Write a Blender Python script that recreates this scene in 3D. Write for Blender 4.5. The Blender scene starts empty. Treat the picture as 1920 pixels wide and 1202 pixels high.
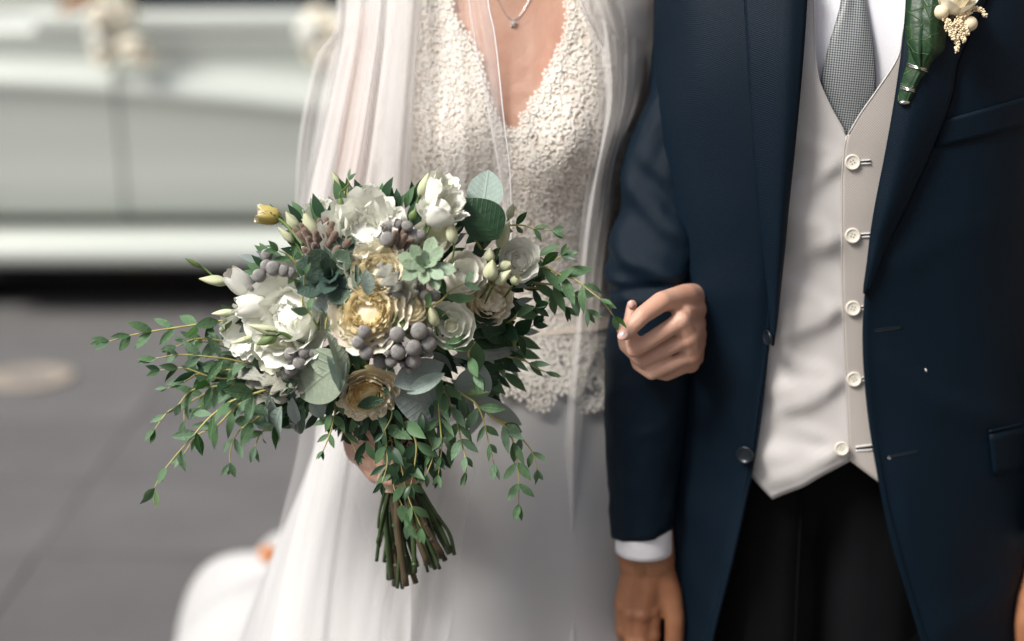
import bpy, math, random
from mathutils import Vector, Matrix, noise

scene = bpy.context.scene
# ------------------------------------------------------------------ camera, sky, sun, exposure
F, PITCH, CAM_H = 3200.0, math.radians(14.0), 1.63
cam_data = bpy.data.cameras.new('camera')
cam_data.sensor_width = 36.0
cam_data.lens = 36.0 * F / 1920.0
cam_data.clip_start, cam_data.clip_end = 0.05, 500.0
cam_data.dof.use_dof = True
cam_data.dof.focus_distance = 1.875
cam_data.dof.aperture_fstop = 1.7
cam = bpy.data.objects.new('camera', cam_data)
scene.collection.objects.link(cam)
cam.location = (0, 0, CAM_H)
cam.rotation_euler = (math.radians(90) - PITCH, 0, 0)
scene.camera = cam

SUN_EL, SUN_AZ = math.radians(48), math.radians(-127)    # azimuth from +Y towards +X; from the left and a little behind the camera
world = bpy.data.worlds.new('World')
scene.world = world
world.use_nodes = True
wn = world.node_tree
for n_ in list(wn.nodes):
    wn.nodes.remove(n_)
w_out = wn.nodes.new('ShaderNodeOutputWorld')
w_bg = wn.nodes.new('ShaderNodeBackground')
w_sky = wn.nodes.new('ShaderNodeTexSky')
w_sky.sky_type = 'NISHITA'
w_sky.sun_disc = False
w_sky.sun_elevation = SUN_EL
w_sky.sun_rotation = SUN_AZ
w_sky.air_density = 1.0
w_sky.dust_density = 4.0
w_sky.ozone_density = 1.0
w_bg.inputs['Strength'].default_value = 0.08
wn.links.new(w_sky.outputs['Color'], w_bg.inputs['Color'])
wn.links.new(w_bg.outputs['Background'], w_out.inputs['Surface'])

sun_data = bpy.data.lights.new('sun', 'SUN')
sun_data.energy = 3.0
sun_data.angle = math.radians(18)
sun_data.color = (1.0, 0.97, 0.93)
sun = bpy.data.objects.new('sun', sun_data)
scene.collection.objects.link(sun)
sdir = Vector((math.sin(SUN_AZ) * math.cos(SUN_EL), math.cos(SUN_AZ) * math.cos(SUN_EL), math.sin(SUN_EL)))
sun.rotation_euler = sdir.to_track_quat('Z', 'Y').to_euler()
sun.location = sdir * 20

scene.view_settings.view_transform = 'Standard'
scene.view_settings.look = 'None'
scene.view_settings.exposure = 0.60
scene.view_settings.gamma = 1.0
scene.view_settings.use_curve_mapping = False
scene.render.engine = 'CYCLES'
scene.cycles.transparent_max_bounces = 24
scene.cycles.max_bounces = 10
scene.cycles.diffuse_bounces = 6

# ------------------------------------------------------------------ helpers
COL = scene.collection
RND = random.Random(11)
V_RIGHT = Vector((1, 0, 0))
V_FWD = Vector((0, math.cos(PITCH), -math.sin(PITCH)))
V_UP = Vector((0, math.sin(PITCH), math.cos(PITCH)))


def at(px, py, y):
    """the place on the upright plane y (metres from the camera) that a photo point belongs to"""
    d = V_FWD + V_RIGHT * ((px - 960) / F) + V_UP * ((601 - py) / F)
    return Vector((0, 0, CAM_H)) + d * (y / d.y)


def on_ground(px, py, z=0.0):
    d = V_FWD + V_RIGHT * ((px - 960) / F) + V_UP * ((601 - py) / F)
    return Vector((0, 0, CAM_H)) + d * ((z - CAM_H) / d.z)


def metre(px, y=1.86, py=600):
    """photo pixels to metres at depth y"""
    return px * (y * math.cos(PITCH) + 0.45 * math.sin(PITCH)) / F


def lerp(a, b, t):
    return a + (b - a) * t


def smooth(t):
    t = min(1.0, max(0.0, t))
    return t * t * (3 - 2 * t)


def interp(tab, x):
    """piecewise smooth table lookup; tab sorted by first value"""
    if x <= tab[0][0]:
        return tab[0][1]
    if x >= tab[-1][0]:
        return tab[-1][1]
    n = len(tab)
    for i in range(n - 1):
        x0, y0 = tab[i]
        x1, y1 = tab[i + 1]
        if x0 <= x <= x1:
            h = x1 - x0
            t = (x - x0) / h
            m0 = (y1 - y0) / h if i == 0 else (y1 - tab[i - 1][1]) / (x1 - tab[i - 1][0])
            m1 = (y1 - y0) / h if i == n - 2 else (tab[i + 2][1] - y0) / (tab[i + 2][0] - x0)
            t2, t3 = t * t, t * t * t
            return (2 * t3 - 3 * t2 + 1) * y0 + (t3 - 2 * t2 + t) * h * m0 + (-2 * t3 + 3 * t2) * y1 + (t3 - t2) * h * m1


def nz(x, y=0.0, z=0.0):
    return noise.noise(Vector((x, y, z)))


def curve(pts, n):
    """Catmull-Rom through points, n samples"""
    pts = [Vector(p) for p in pts]
    if len(pts) == 2:
        return [pts[0].lerp(pts[1], i / (n - 1)) for i in range(n)]
    out = []
    m = len(pts) - 1
    for k in range(n):
        f = k / (n - 1) * m
        i = min(int(f), m - 1)
        t = f - i
        p1, p2 = pts[i], pts[i + 1]
        p0 = pts[i - 1] if i > 0 else p1 * 2 - p2
        p3 = pts[i + 2] if i + 2 <= m else p2 * 2 - p1
        out.append(0.5 * ((2 * p1) + (p2 - p0) * t + (2 * p0 - 5 * p1 + 4 * p2 - p3) * t * t + (3 * p1 - p0 - 3 * p2 + p3) * t ** 3))
    return out


def frame(loc, zdir, xhint=(1, 0, 0)):
    z = Vector(zdir).normalized()
    x = Vector(xhint) - z * Vector(xhint).dot(z)
    if x.length < 1e-4:
        x = Vector((0, 1, 0)) - z * z.y
        if x.length < 1e-4:
            x = Vector((1, 0, 0))
    x.normalize()
    y = z.cross(x)
    m = Matrix((x, y, z)).transposed().to_4x4()
    m.translation = Vector(loc)
    return m


class MB:
    """collects shapes that become ONE mesh"""
    def __init__(self):
        self.v, self.f = [], []

    def add(self, verts, faces, m=None):
        o = len(self.v)
        self.v += [(m @ Vector(p)) if m else Vector(p) for p in verts]
        self.f += [tuple(o + i for i in f) for f in faces]

    def grid(self, nr, nc, fn, wrap=False):
        o = len(self.v)
        for i in range(nr):
            for j in range(nc):
                self.v.append(Vector(fn(i / (nr - 1), j / (nc if wrap else nc - 1))))
        for i in range(nr - 1):
            for j in range(nc if wrap else nc - 1):
                k = (j + 1) % nc
                self.f.append((o + i * nc + j, o + i * nc + k, o + (i + 1) * nc + k, o + (i + 1) * nc + j))

    def loft(self, rings, caps=True):
        o = len(self.v)
        n = len(rings[0])
        for r in rings:
            self.v += [Vector(p) for p in r]
        for i in range(len(rings) - 1):
            for j in range(n):
                k = (j + 1) % n
                self.f.append((o + i * n + j, o + i * n + k, o + (i + 1) * n + k, o + (i + 1) * n + j))
        if caps:
            self.f.append(tuple(o + j for j in reversed(range(n))))
            self.f.append(tuple(o + (len(rings) - 1) * n + j for j in range(n)))

    def tube(self, pts, radii, sides=6, caps=True):
        pts = [Vector(p) for p in pts]
        rings = []
        x = None
        for i, p in enumerate(pts):
            t = (pts[min(i + 1, len(pts) - 1)] - pts[max(i - 1, 0)])
            if t.length < 1e-9:
                t = Vector((0, 0, 1))
            t.normalize()
            if x is None:
                x = t.orthogonal().normalized()
            else:
                x = x - t * x.dot(t)
                x = x.normalized() if x.length > 1e-6 else t.orthogonal().normalized()
            y = t.cross(x)
            r = radii[i] if hasattr(radii, '__len__') else radii
            rings.append([p + (x * math.cos(a) + y * math.sin(a)) * r for a in [2 * math.pi * k / sides for k in range(sides)]])
        self.loft(rings, caps)

    def ball(self, c, r, m=None, nu=12, nv=8, fn=None):
        verts, faces = [], []
        for i in range(nv + 1):
            th = math.pi * i / nv
            for j in range(nu):
                ph = 2 * math.pi * j / nu
                p = Vector((math.sin(th) * math.cos(ph), math.sin(th) * math.sin(ph), math.cos(th)))
                if fn:
                    p = fn(p)
                rr = Vector(r) if hasattr(r, '__len__') else Vector((r, r, r))
                verts.append(Vector((p.x * rr.x, p.y * rr.y, p.z * rr.z)))
        for i in range(nv):
            for j in range(nu):
                k = (j + 1) % nu
                faces.append((i * nu + j, (i + 1) * nu + j, (i + 1) * nu + k, i * nu + k))
        mm = Matrix.Translation(Vector(c)) @ (m if m else Matrix())
        self.add(verts, faces, mm)

    def capsule(self, p0, r0, p1, r1, sides=14):
        p0, p1 = Vector(p0), Vector(p1)
        d = (p1 - p0)
        t = d.normalized()
        pts, rad = [], []
        for k in range(5):
            a = math.pi / 2 * (1 - k / 4)
            pts.append(p0 - t * r0 * math.sin(a)); rad.append(max(r0 * math.cos(a), r0 * 0.02))
        for k in range(5):
            a = math.pi / 2 * k / 4
            pts.append(p1 + t * r1 * math.sin(a)); rad.append(max(r1 * math.cos(a), r1 * 0.02))
        self.tube(pts, rad, sides)

    def box(self, c, s, m=None):
        x, y, z = s[0] / 2, s[1] / 2, s[2] / 2
        vs = [(-x, -y, -z), (x, -y, -z), (x, y, -z), (-x, y, -z), (-x, -y, z), (x, -y, z), (x, y, z), (-x, y, z)]
        fs = [(0, 3, 2, 1), (4, 5, 6, 7), (0, 1, 5, 4), (1, 2, 6, 5), (2, 3, 7, 6), (3, 0, 4, 7)]
        self.add(vs, fs, Matrix.Translation(Vector(c)) @ (m if m else Matrix()))

    def mesh(self, name, mat, smooth_=True):
        me = bpy.data.meshes.new(name)
        me.from_pydata([tuple(v) for v in self.v], [], self.f)
        if smooth_:
            me.polygons.foreach_set('use_smooth', [True] * len(me.polygons))
        if mat:
            me.materials.append(mat)
        me.update()
        return me

    def build(self, name, mat, parent=None, smooth_=True, solid=0.0, bevel=0.0, sub=0, off=0.0):
        o = link(name, self.mesh(name, mat, smooth_), parent)
        if solid:
            s = o.modifiers.new('thickness', 'SOLIDIFY'); s.thickness = solid; s.offset = off
        if bevel:
            b = o.modifiers.new('edge', 'BEVEL'); b.width = bevel; b.segments = 2; b.limit_method = 'ANGLE'
        if sub:
            s = o.modifiers.new('soft', 'SUBSURF'); s.levels = sub; s.render_levels = sub
        return o


def link(name, mesh, parent=None, m=None):
    o = bpy.data.objects.new(name, mesh)
    COL.objects.link(o)
    if m is not None:
        o.matrix_basis = m
    if parent is not None:
        o.parent = parent
        if parent.type == 'EMPTY':
            o.matrix_parent_inverse = Matrix.Translation(-parent.location)
    return o


def tag(o, label=None, cat=None, group=None, kind=None):
    if label: o['label'] = label
    if cat: o['category'] = cat
    if group: o['group'] = group
    if kind: o['kind'] = kind
    return o


def thing(name, loc, label, cat, group=None):
    o = bpy.data.objects.new(name, None)
    COL.objects.link(o)
    o.location = loc
    o.empty_display_size = 0.05
    return tag(o, label, cat, group)


# ------------------------------------------------------------------ materials
class NT:
    def __init__(self, name):
        self.m = bpy.data.materials.new(name)
        self.m.use_nodes = True
        self.t = self.m.node_tree
        self.b = self.t.nodes['Principled BSDF']
        self.out = self.t.nodes['Material Output']

    def n(self, typ, **kw):
        nd = self.t.nodes.new(typ)
        for k, v in kw.items():
            setattr(nd, k, v)
        return nd

    def l(self, a, b):
        self.t.links.new(a, b)

    def coord(self, which='Object', scale=(1, 1, 1), rot=(0, 0, 0)):
        tc = self.n('ShaderNodeTexCoord')
        mp = self.n('ShaderNodeMapping')
        mp.inputs['Scale'].default_value = scale
        mp.inputs['Rotation'].default_value = rot
        mp.inputs['Location'].default_value = (0, 0.00137, 0) if scale[1] == 0 else (0, 0, 0)
        self.l(tc.outputs[which], mp.inputs['Vector'])
        return mp.outputs['Vector']

    def noise(self, vec, scale, detail=3, rough=0.5):
        nd = self.n('ShaderNodeTexNoise')
        nd.inputs['Scale'].default_value = scale
        nd.inputs['Detail'].default_value = detail
        nd.inputs['Roughness'].default_value = rough
        if vec is not None:
            self.l(vec, nd.inputs['Vector'])
        return nd.outputs['Fac']

    def ramp(self, fac, stops):
        nd = self.n('ShaderNodeValToRGB')
        e = nd.color_ramp.elements
        while len(e) < len(stops):
            e.new(0.5)
        for i, (p, c) in enumerate(stops):
            e[i].position = p
            e[i].color = (*c, 1) if len(c) == 3 else c
        self.l(fac, nd.inputs['Fac'])
        return nd.outputs['Color']

    def math(self, op, a, b=None, clamp=False):
        nd = self.n('ShaderNodeMath', operation=op, use_clamp=clamp)
        for i, x in enumerate((a, b)):
            if x is None:
                continue
            if isinstance(x, (int, float)):
                nd.inputs[i].default_value = x
            else:
                self.l(x, nd.inputs[i])
        return nd.outputs[0]

    def mix(self, fac, a, b, blend='MIX'):
        nd = self.n('ShaderNodeMix', data_type='RGBA', blend_type=blend)
        for s, x in ((nd.inputs['Factor'], fac), (nd.inputs['A'], a), (nd.inputs['B'], b)):
            pass
        sock = [nd.inputs[0], nd.inputs[6], nd.inputs[7]]
        for s, x in zip(sock, (fac, a, b)):
            if isinstance(x, (int, float)):
                s.default_value = x
            elif isinstance(x, (tuple, list)):
                s.default_value = (*x, 1) if len(x) == 3 else x
            else:
                self.l(x, s)
        return nd.outputs[2]

    def bump(self, height, strength=0.3, dist=0.001):
        nd = self.n('ShaderNodeBump')
        nd.inputs['Strength'].default_value = strength
        nd.inputs['Distance'].default_value = dist
        self.l(height, nd.inputs['Height'])
        self.l(nd.outputs['Normal'], self.b.inputs['Normal'])
        return nd

    def set(self, **kw):
        for k, v in kw.items():
            s = self.b.inputs[k.replace('_', ' ')]
            if isinstance(v, (int, float)):
                s.default_value = v
            elif isinstance(v, (tuple, list)):
                s.default_value = (*v, 1) if len(v) == 3 and s.type == 'RGBA' else v
            else:
                self.l(v, s)
        return self

    def translucent(self, amount, color):
        """thin petals, leaves and cloth let some light through"""
        tr = self.n('ShaderNodeBsdfTranslucent')
        mx = self.n('ShaderNodeMixShader')
        mx.inputs[0].default_value = amount
        if isinstance(color, (tuple, list)):
            tr.inputs['Color'].default_value = (*color, 1)
        else:
            self.l(color, tr.inputs['Color'])
        self.l(self.b.outputs[0], mx.inputs[1])
        self.l(tr.outputs[0], mx.inputs[2])
        self.l(mx.outputs[0], self.out.inputs['Surface'])
        return self


def plain(name, col, rough=0.5, var=0.12, scale=30.0, metal=0.0, **kw):
    t = NT(name)
    c = t.ramp(t.noise(t.coord(), scale), [(0.3, [x * (1 - var) for x in col]), (0.7, [x * (1 + var) for x in col])])
    t.set(Base_Color=c, Roughness=rough, Metallic=metal, **kw)
    return t.m


def weave(t, scale, strength=0.4, dist=0.0006):
    """fine over-under cloth relief"""
    co = t.coord('Object')
    w1 = t.n('ShaderNodeTexWave', bands_direction='DIAGONAL'); w1.inputs['Scale'].default_value = scale
    w2 = t.n('ShaderNodeTexWave', bands_direction='X'); w2.inputs['Scale'].default_value = scale * 1.1
    for w in (w1, w2):
        w.inputs['Distortion'].default_value = 0.6
        t.l(co, w.inputs['Vector'])
    h = t.math('ADD', w1.outputs['Fac'], w2.outputs['Fac'])
    t.bump(h, strength, dist)
    return h


def wool(name, col, sheen=0.25, rough=0.6, tint=(0.25, 0.6, 0.85)):
    t = NT(name)
    co = t.coord()
    n1 = t.noise(co, 420, 3, 0.7)
    n2 = t.noise(co, 4, 3)
    c = t.mix(n1, [x * 0.35 for x in col], [x * 1.8 for x in col])
    c = t.mix(t.math('MULTIPLY', n2, 0.5), c, [x * 0.8 for x in col])
    weave(t, 230, 0.32, 0.0007)
    t.set(Base_Color=c, Roughness=rough, Sheen_Weight=sheen, Sheen_Roughness=0.45, Sheen_Tint=tint, Specular_IOR_Level=0.16)
    return t.m


def skin(name, col, deep, rough=0.45):
    t = NT(name)
    co = t.coord()
    n1 = t.noise(co, 22, 4)
    n2 = t.noise(co, 160, 3)
    c = t.ramp(n1, [(0.3, deep), (0.65, col)])
    c = t.mix(t.math('MULTIPLY', n2, 0.35), c, [x * 0.82 for x in col])
    v = t.n('ShaderNodeTexVoronoi'); v.inputs['Scale'].default_value = 700
    t.l(co, v.inputs['Vector'])
    h = t.math('ADD', v.outputs['Distance'], t.math('MULTIPLY', n2, 1.6))
    t.bump(h, 0.28, 0.0012)
    t.set(Base_Color=c, Roughness=rough, Subsurface_Weight=0.25, Subsurface_Scale=0.006, Subsurface_Radius=(1.0, 0.35, 0.2))
    return t.m


def petal_mat(name, col, tip, transl=0.16, rough=0.55):
    t = NT(name)
    co = t.coord('Object')
    n1 = t.noise(t.coord('Object', (6, 6, 1)), 6, 3)
    c = t.mix(n1, col, tip)
    oi = t.n('ShaderNodeObjectInfo')
    c = t.mix(t.math('MULTIPLY', oi.outputs['Random'], 0.35), c, [x * 0.86 for x in col])
    t.bump(t.noise(t.coord('Object', (30, 30, 3)), 3, 3), 0.15, 0.02)
    t.set(Base_Color=c, Roughness=rough, Sheen_Weight=0.1)
    t.translucent(transl, c)
    return t.m


def leaf_mat(name, front, back, vein, transl=0.18, rough=0.42, bloom=0.0):
    t = NT(name)
    oi = t.n('ShaderNodeObjectInfo')
    geo = t.n('ShaderNodeNewGeometry')
    tc = t.n('ShaderNodeTexCoord')
    sep = t.n('ShaderNodeSeparateXYZ')
    t.l(tc.outputs['Object'], sep.inputs[0])
    ay = t.math('ABSOLUTE', sep.outputs['Y'])
    rib = t.math('SUBTRACT', 1.0, t.math('MULTIPLY', ay, 45.0), True)
    side = t.n('ShaderNodeTexWave', bands_direction='X')
    side.inputs['Scale'].default_value = 2.6
    side.inputs['Distortion'].default_value = 1.2
    mp = t.n('ShaderNodeMapping')
    cb = t.n('ShaderNodeCombineXYZ')
    t.l(t.math('SUBTRACT', sep.outputs['X'], t.math('MULTIPLY', ay, 0.9)), cb.inputs['X'])
    t.l(cb.outputs[0], side.inputs['Vector'])
    sv = t.math('MULTIPLY', t.math('POWER', side.outputs['Fac'], 14.0), 0.35)
    veins = t.math('MAXIMUM', rib, sv)
    n1 = t.noise(tc.outputs['Object'], 7, 4)
    f = t.mix(n1, [x * 0.72 for x in front], [x * 1.3 for x in front])
    f = t.mix(t.math('MULTIPLY', oi.outputs['Random'], 0.85), f, [front[0] * 2.0, front[1] * 1.45, front[2] * 0.95] if front[1] > 1.8 * front[0] else [front[0] * 1.12, front[1] * 1.08, front[2] * 0.98])
    if bloom:
        f = t.mix(t.math('MULTIPLY', t.noise(tc.outputs['Object'], 3, 5), bloom), f, (0.42, 0.5, 0.46))
    f = t.mix(t.math('MULTIPLY', veins, 0.5), f, vein)
    c = t.mix(geo.outputs['Backfacing'], f, back)
    t.bump(t.math('ADD', veins, t.math('MULTIPLY', n1, 0.6)), 0.25, 0.02)
    t.set(Base_Color=c, Roughness=rough, Specular_IOR_Level=0.24)
    t.translucent(transl, c)
    return t.m


M = {}
M['navy'] = wool('navy_wool', (0.0010, 0.0072, 0.0155), 0.008, 0.55)
M['black_wool'] = wool('black_wool', (0.0014, 0.0017, 0.0026), 0.0, 0.8)
M['navy_button'] = plain('navy_horn', (0.006, 0.010, 0.016), 0.32)
M['dark_hole'] = plain('dark_thread', (0.006, 0.007, 0.01), 0.8)
M['skin_bride'] = skin('fair_skin', (0.61, 0.375, 0.275), (0.53, 0.275, 0.19))
M['skin_groom'] = skin('tanned_skin', (0.36, 0.165, 0.080), (0.26, 0.10, 0.048))
M['nail'] = plain('nail_polish', (0.62, 0.40, 0.36), 0.15, 0.05)
M['hair_dark'] = plain('dark_hair', (0.03, 0.018, 0.01), 0.5)

# waistcoat: pale satin with a woven dot
t = NT('silver_waistcoat_cloth')
co = t.coord('Object', (1, 0, 1))
ck = t.n('ShaderNodeTexChecker'); ck.inputs['Scale'].default_value = 620
t.l(co, ck.inputs['Vector'])
c = t.mix(ck.outputs['Fac'], (0.64, 0.62, 0.605), (0.51, 0.495, 0.485))
c = t.mix(t.math('MULTIPLY', t.noise(co, 5), 0.3), c, (0.57, 0.53, 0.47))
t.bump(ck.outputs['Fac'], 0.25, 0.0004)
t.set(Base_Color=c, Roughness=0.30, Sheen_Weight=0.1, Specular_IOR_Level=0.6, Anisotropic=0.3)
M['waistcoat'] = t.m
t = NT('grey_placket_cloth')
co = t.coord('Object', (1, 0, 1))
ck = t.n('ShaderNodeTexChecker'); ck.inputs['Scale'].default_value = 620
t.l(co, ck.inputs['Vector'])
c = t.mix(ck.outputs['Fac'], (0.53, 0.49, 0.45), (0.38, 0.345, 0.315))
t.bump(ck.outputs['Fac'], 0.3, 0.0005)
t.set(Base_Color=c, Roughness=0.5, Sheen_Weight=0.1)
M['placket'] = t.m

# tie: small houndstooth-like diagonal dots
t = NT('woven_silk_tie')
co = t.coord('Object', (1, 0, 1), (0, math.radians(40), 0))
ck = t.n('ShaderNodeTexChecker'); ck.inputs['Scale'].default_value = 520
t.l(co, ck.inputs['Vector'])
vo = t.coord('Object', (1, 0.1, 1), (0, math.radians(8), 0))
c = t.mix(ck.outputs['Fac'], (0.02, 0.034, 0.045), (0.33, 0.34, 0.335))
t.bump(ck.outputs['Fac'], 0.4, 0.0006)
t.set(Base_Color=c, Roughness=0.42, Sheen_Weight=0.2)
M['tie'] = t.m

t = NT('white_shirt_cotton')
t.set(Base_Color=t.mix(t.noise(t.coord(), 300), (0.72, 0.73, 0.77), (0.80, 0.80, 0.83)), Roughness=0.7)
weave(t, 900, 0.15, 0.0003)
M['shirt'] = t.m
M['white_button'] = plain('pearl_button', (0.72, 0.68, 0.58), 0.22, 0.06)
M['white_thread'] = plain('pale_thread', (0.70, 0.68, 0.66), 0.6)

t = NT('ivory_crepe')
co = t.coord()
t.bump(t.noise(co, 800, 3), 0.22, 0.0006)
t.set(Base_Color=t.mix(t.noise(co, 3), (0.43, 0.43, 0.425), (0.475, 0.472, 0.466)), Roughness=0.62, Sheen_Weight=0.2, Subsurface_Weight=0.0)
M['crepe'] = t.m
M['nude_lining'] = plain('nude_lining', (0.74, 0.64, 0.545), 0.7, 0.06, 60)
M['lace'] = plain('ivory_lace_thread', (0.84, 0.80, 0.72), 0.75, 0.06, 300)

# veil: sheer tulle
def tulle(name, base):
  t = NT(name)
  co = t.coord()
  d = t.n('ShaderNodeBsdfDiffuse'); d.inputs['Color'].default_value = (0.80, 0.79, 0.78, 1)
  tl = t.n('ShaderNodeBsdfTranslucent'); tl.inputs['Color'].default_value = (0.80, 0.79, 0.78, 1)
  mx = t.n('ShaderNodeMixShader'); mx.inputs[0].default_value = 0.35
  t.l(d.outputs[0], mx.inputs[1]); t.l(tl.outputs[0], mx.inputs[2])
  tp = t.n('ShaderNodeBsdfTransparent')
  lw = t.n('ShaderNodeLayerWeight'); lw.inputs['Blend'].default_value = 0.35
  al = t.math('ADD', base, t.math('MULTIPLY', lw.outputs['Facing'], 0.25))
  al = t.math('ADD', al, t.math('MULTIPLY', t.noise(t.coord('Object', (14, 14, 2)), 2, 3), 0.10), True)
  m2 = t.n('ShaderNodeMixShader')
  t.l(al, m2.inputs[0]); t.l(tp.outputs[0], m2.inputs[1]); t.l(mx.outputs[0], m2.inputs[2])
  t.l(m2.outputs[0], t.out.inputs['Surface'])
  return t.m


M['tulle'] = tulle('sheer_tulle', 0.08)
M['tulle_dense'] = tulle('gathered_tulle', 0.42)
M['hem'] = plain('satin_hem', (0.80, 0.79, 0.80), 0.4, 0.04)
M['gem'] = plain('crystal', (0.80, 0.80, 0.78), 0.05, 0.05, 40, 0.6)
M['chain'] = plain('silver_chain', (0.75, 0.74, 0.72), 0.25, 0.05, 40, 1.0)

# flowers
M['rose_outer'] = petal_mat('cream_petal', (0.91, 0.85, 0.68), (0.93, 0.89, 0.77))
M['rose_mid'] = petal_mat('butter_petal', (0.93, 0.85, 0.62), (0.94, 0.89, 0.72))
M['rose_heart'] = petal_mat('golden_petal', (0.94, 0.83, 0.54), (0.95, 0.88, 0.66), 0.2)
M['amber_heart'] = petal_mat('amber_petal', (0.88, 0.66, 0.28), (0.92, 0.80, 0.50), 0.2)
M['tan_petal'] = petal_mat('tan_cream_petal', (0.84, 0.74, 0.52), (0.89, 0.82, 0.64), 0.16)
M['white_petal'] = petal_mat('white_petal', (0.87, 0.88, 0.79), (0.90, 0.90, 0.84))
M['white_heart'] = petal_mat('greenish_white_petal', (0.82, 0.84, 0.64), (0.88, 0.88, 0.78))
M['pink_white'] = petal_mat('blush_white_petal', (0.83, 0.78, 0.70), (0.86, 0.84, 0.78))
M['bud_white'] = petal_mat('pale_green_bud', (0.60, 0.64, 0.36), (0.74, 0.75, 0.56), 0.2)
M['bud_yellow'] = petal_mat('yellow_bud', (0.60, 0.46, 0.09), (0.66, 0.58, 0.24), 0.2)
M['calyx'] = leaf_mat('calyx_green', (0.10, 0.17, 0.055), (0.14, 0.2, 0.08), (0.2, 0.26, 0.1), 0.1)
M['leaf'] = leaf_mat('parvifolia_leaf', (0.022, 0.080, 0.020), (0.10, 0.19, 0.09), (0.16, 0.24, 0.12))
M['leaf_pale'] = leaf_mat('pale_eucalyptus_leaf', (0.085, 0.19, 0.080), (0.15, 0.25, 0.15), (0.25, 0.33, 0.22), bloom=0.25)
M['leaf_dark'] = leaf_mat('dark_leaf', (0.009, 0.034, 0.014), (0.03, 0.07, 0.035), (0.06, 0.11, 0.055), rough=0.35)  # real dark leaves, darkened further as painted shade in the bouquet gaps
M['leaf_sage'] = leaf_mat('sage_leaf', (0.20, 0.265, 0.17), (0.30, 0.36, 0.27), (0.30, 0.36, 0.22), bloom=0.3, rough=0.6)
M['leaf_mint'] = leaf_mat('mint_grey_leaf', (0.26, 0.37, 0.31), (0.33, 0.42, 0.37), (0.42, 0.50, 0.45), bloom=0.4, rough=0.6)
M['leaf_dusty'] = leaf_mat('dusty_grey_leaf', (0.135, 0.165, 0.135), (0.30, 0.36, 0.34), (0.24, 0.25, 0.18), bloom=0.45, rough=0.6)
M['leaf_silver'] = leaf_mat('silver_felt_leaf', (0.33, 0.34, 0.30), (0.40, 0.42, 0.38), (0.42, 0.42, 0.38), rough=0.9)
M['twig'] = plain('yellow_green_twig', (0.42, 0.38, 0.13), 0.5, 0.25, 60)
M['stem'] = plain('cut_flower_stem', (0.035, 0.060, 0.020), 0.4, 0.4, 40)
M['stem_brown'] = plain('woody_flower_stem', (0.062, 0.045, 0.022), 0.5, 0.4, 40)
M['stalk'] = plain('brown_felt_stalk', (0.15, 0.095, 0.065), 0.9, 0.4, 200, Sheen_Weight=0.5)
t = NT('grey_felt_berry')
co = t.coord()
vb_ = t.n('ShaderNodeTexVoronoi'); vb_.inputs['Scale'].default_value = 9.0; t.l(co, vb_.inputs['Vector'])
t.bump(t.math('SUBTRACT', t.noise(co, 14, 5, 0.7), t.math('MULTIPLY', vb_.outputs['Distance'], 1.2)), 0.7, 0.16)
oi = t.n('ShaderNodeObjectInfo')
c = t.mix(t.noise(co, 4, 5, 0.65), (0.30, 0.275, 0.25), (0.54, 0.52, 0.485))
c = t.mix(t.math('MULTIPLY', vb_.outputs['Distance'], 0.9, True), c, (0.21, 0.18, 0.155))
c = t.mix(t.math('MULTIPLY', oi.outputs['Random'], 0.55), c, (0.33, 0.32, 0.29))
t.set(Base_Color=c, Roughness=0.95, Sheen_Weight=0.7, Sheen_Roughness=0.5)
M['berry'] = t.m
M['ribbon'] = plain('beige_ribbon', (0.62, 0.47, 0.33), 0.4, 0.1, 40)
M['succulent'] = leaf_mat('mint_succulent', (0.30, 0.42, 0.27), (0.32, 0.42, 0.3), (0.36, 0.46, 0.3), 0.12, 0.5, 0.4)
M['succulent_dark'] = leaf_mat('dark_succulent', (0.030, 0.070, 0.055), (0.13, 0.20, 0.16), (0.06, 0.11, 0.085), 0.05, 0.5, 0.14)
M['ivy'] = leaf_mat('glossy_ivy_leaf', (0.016, 0.060, 0.022), (0.03, 0.08, 0.03), (0.10, 0.16, 0.05), 0.08, 0.25)
M['wire'] = plain('silver_wire', (0.80, 0.78, 0.76), 0.22, 0.05, 50, 1.0)
M['astilbe'] = plain('cream_astilbe', (0.78, 0.66, 0.45), 0.7, 0.15, 300)

# ================================================================== THE STREET
t = NT('tarmac_bed')
t.set(Base_Color=t.mix(t.noise(t.coord(), 40, 5), (0.06, 0.057, 0.055), (0.10, 0.095, 0.09)), Roughness=0.95)
M['bed'] = t.m


def stone(name, a, b, s=6.0):
    t = NT(name)
    co = t.coord('Object')
    oi = t.n('ShaderNodeObjectInfo')
    n1 = t.noise(co, s, 6, 0.65)
    n2 = t.noise(co, 90, 4, 0.7)
    c = t.mix(n1, a, b)
    c = t.mix(t.math('MULTIPLY', n2, 0.5), c, [x * 0.7 for x in a])
    c = t.mix(t.math('MULTIPLY', oi.outputs['Random'], 0.35), c, [x * 0.78 for x in a])
    t.bump(t.math('ADD', n1, n2), 0.4, 0.004)
    t.set(Base_Color=c, Roughness=0.85)
    return t.m


M['slab'] = stone('grey_paving_stone', (0.085, 0.085, 0.085), (0.185, 0.182, 0.18), 2.6)
M['facade'] = stone('facade_stone', (0.20, 0.17, 0.14), (0.28, 0.24, 0.20), 1.2)
M['brass_ring'] = stone('pale_ring_stone', (0.30, 0.26, 0.21), (0.38, 0.33, 0.27), 8)
M['iron'] = plain('cast_iron', (0.22, 0.20, 0.19), 0.6, 0.3, 60)
M['window_dark'] = plain('dark_window_glass', (0.015, 0.016, 0.018), 0.06)
M['wood_dark'] = plain('dark_painted_wood', (0.03, 0.022, 0.018), 0.5, 0.3, 8)

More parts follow.
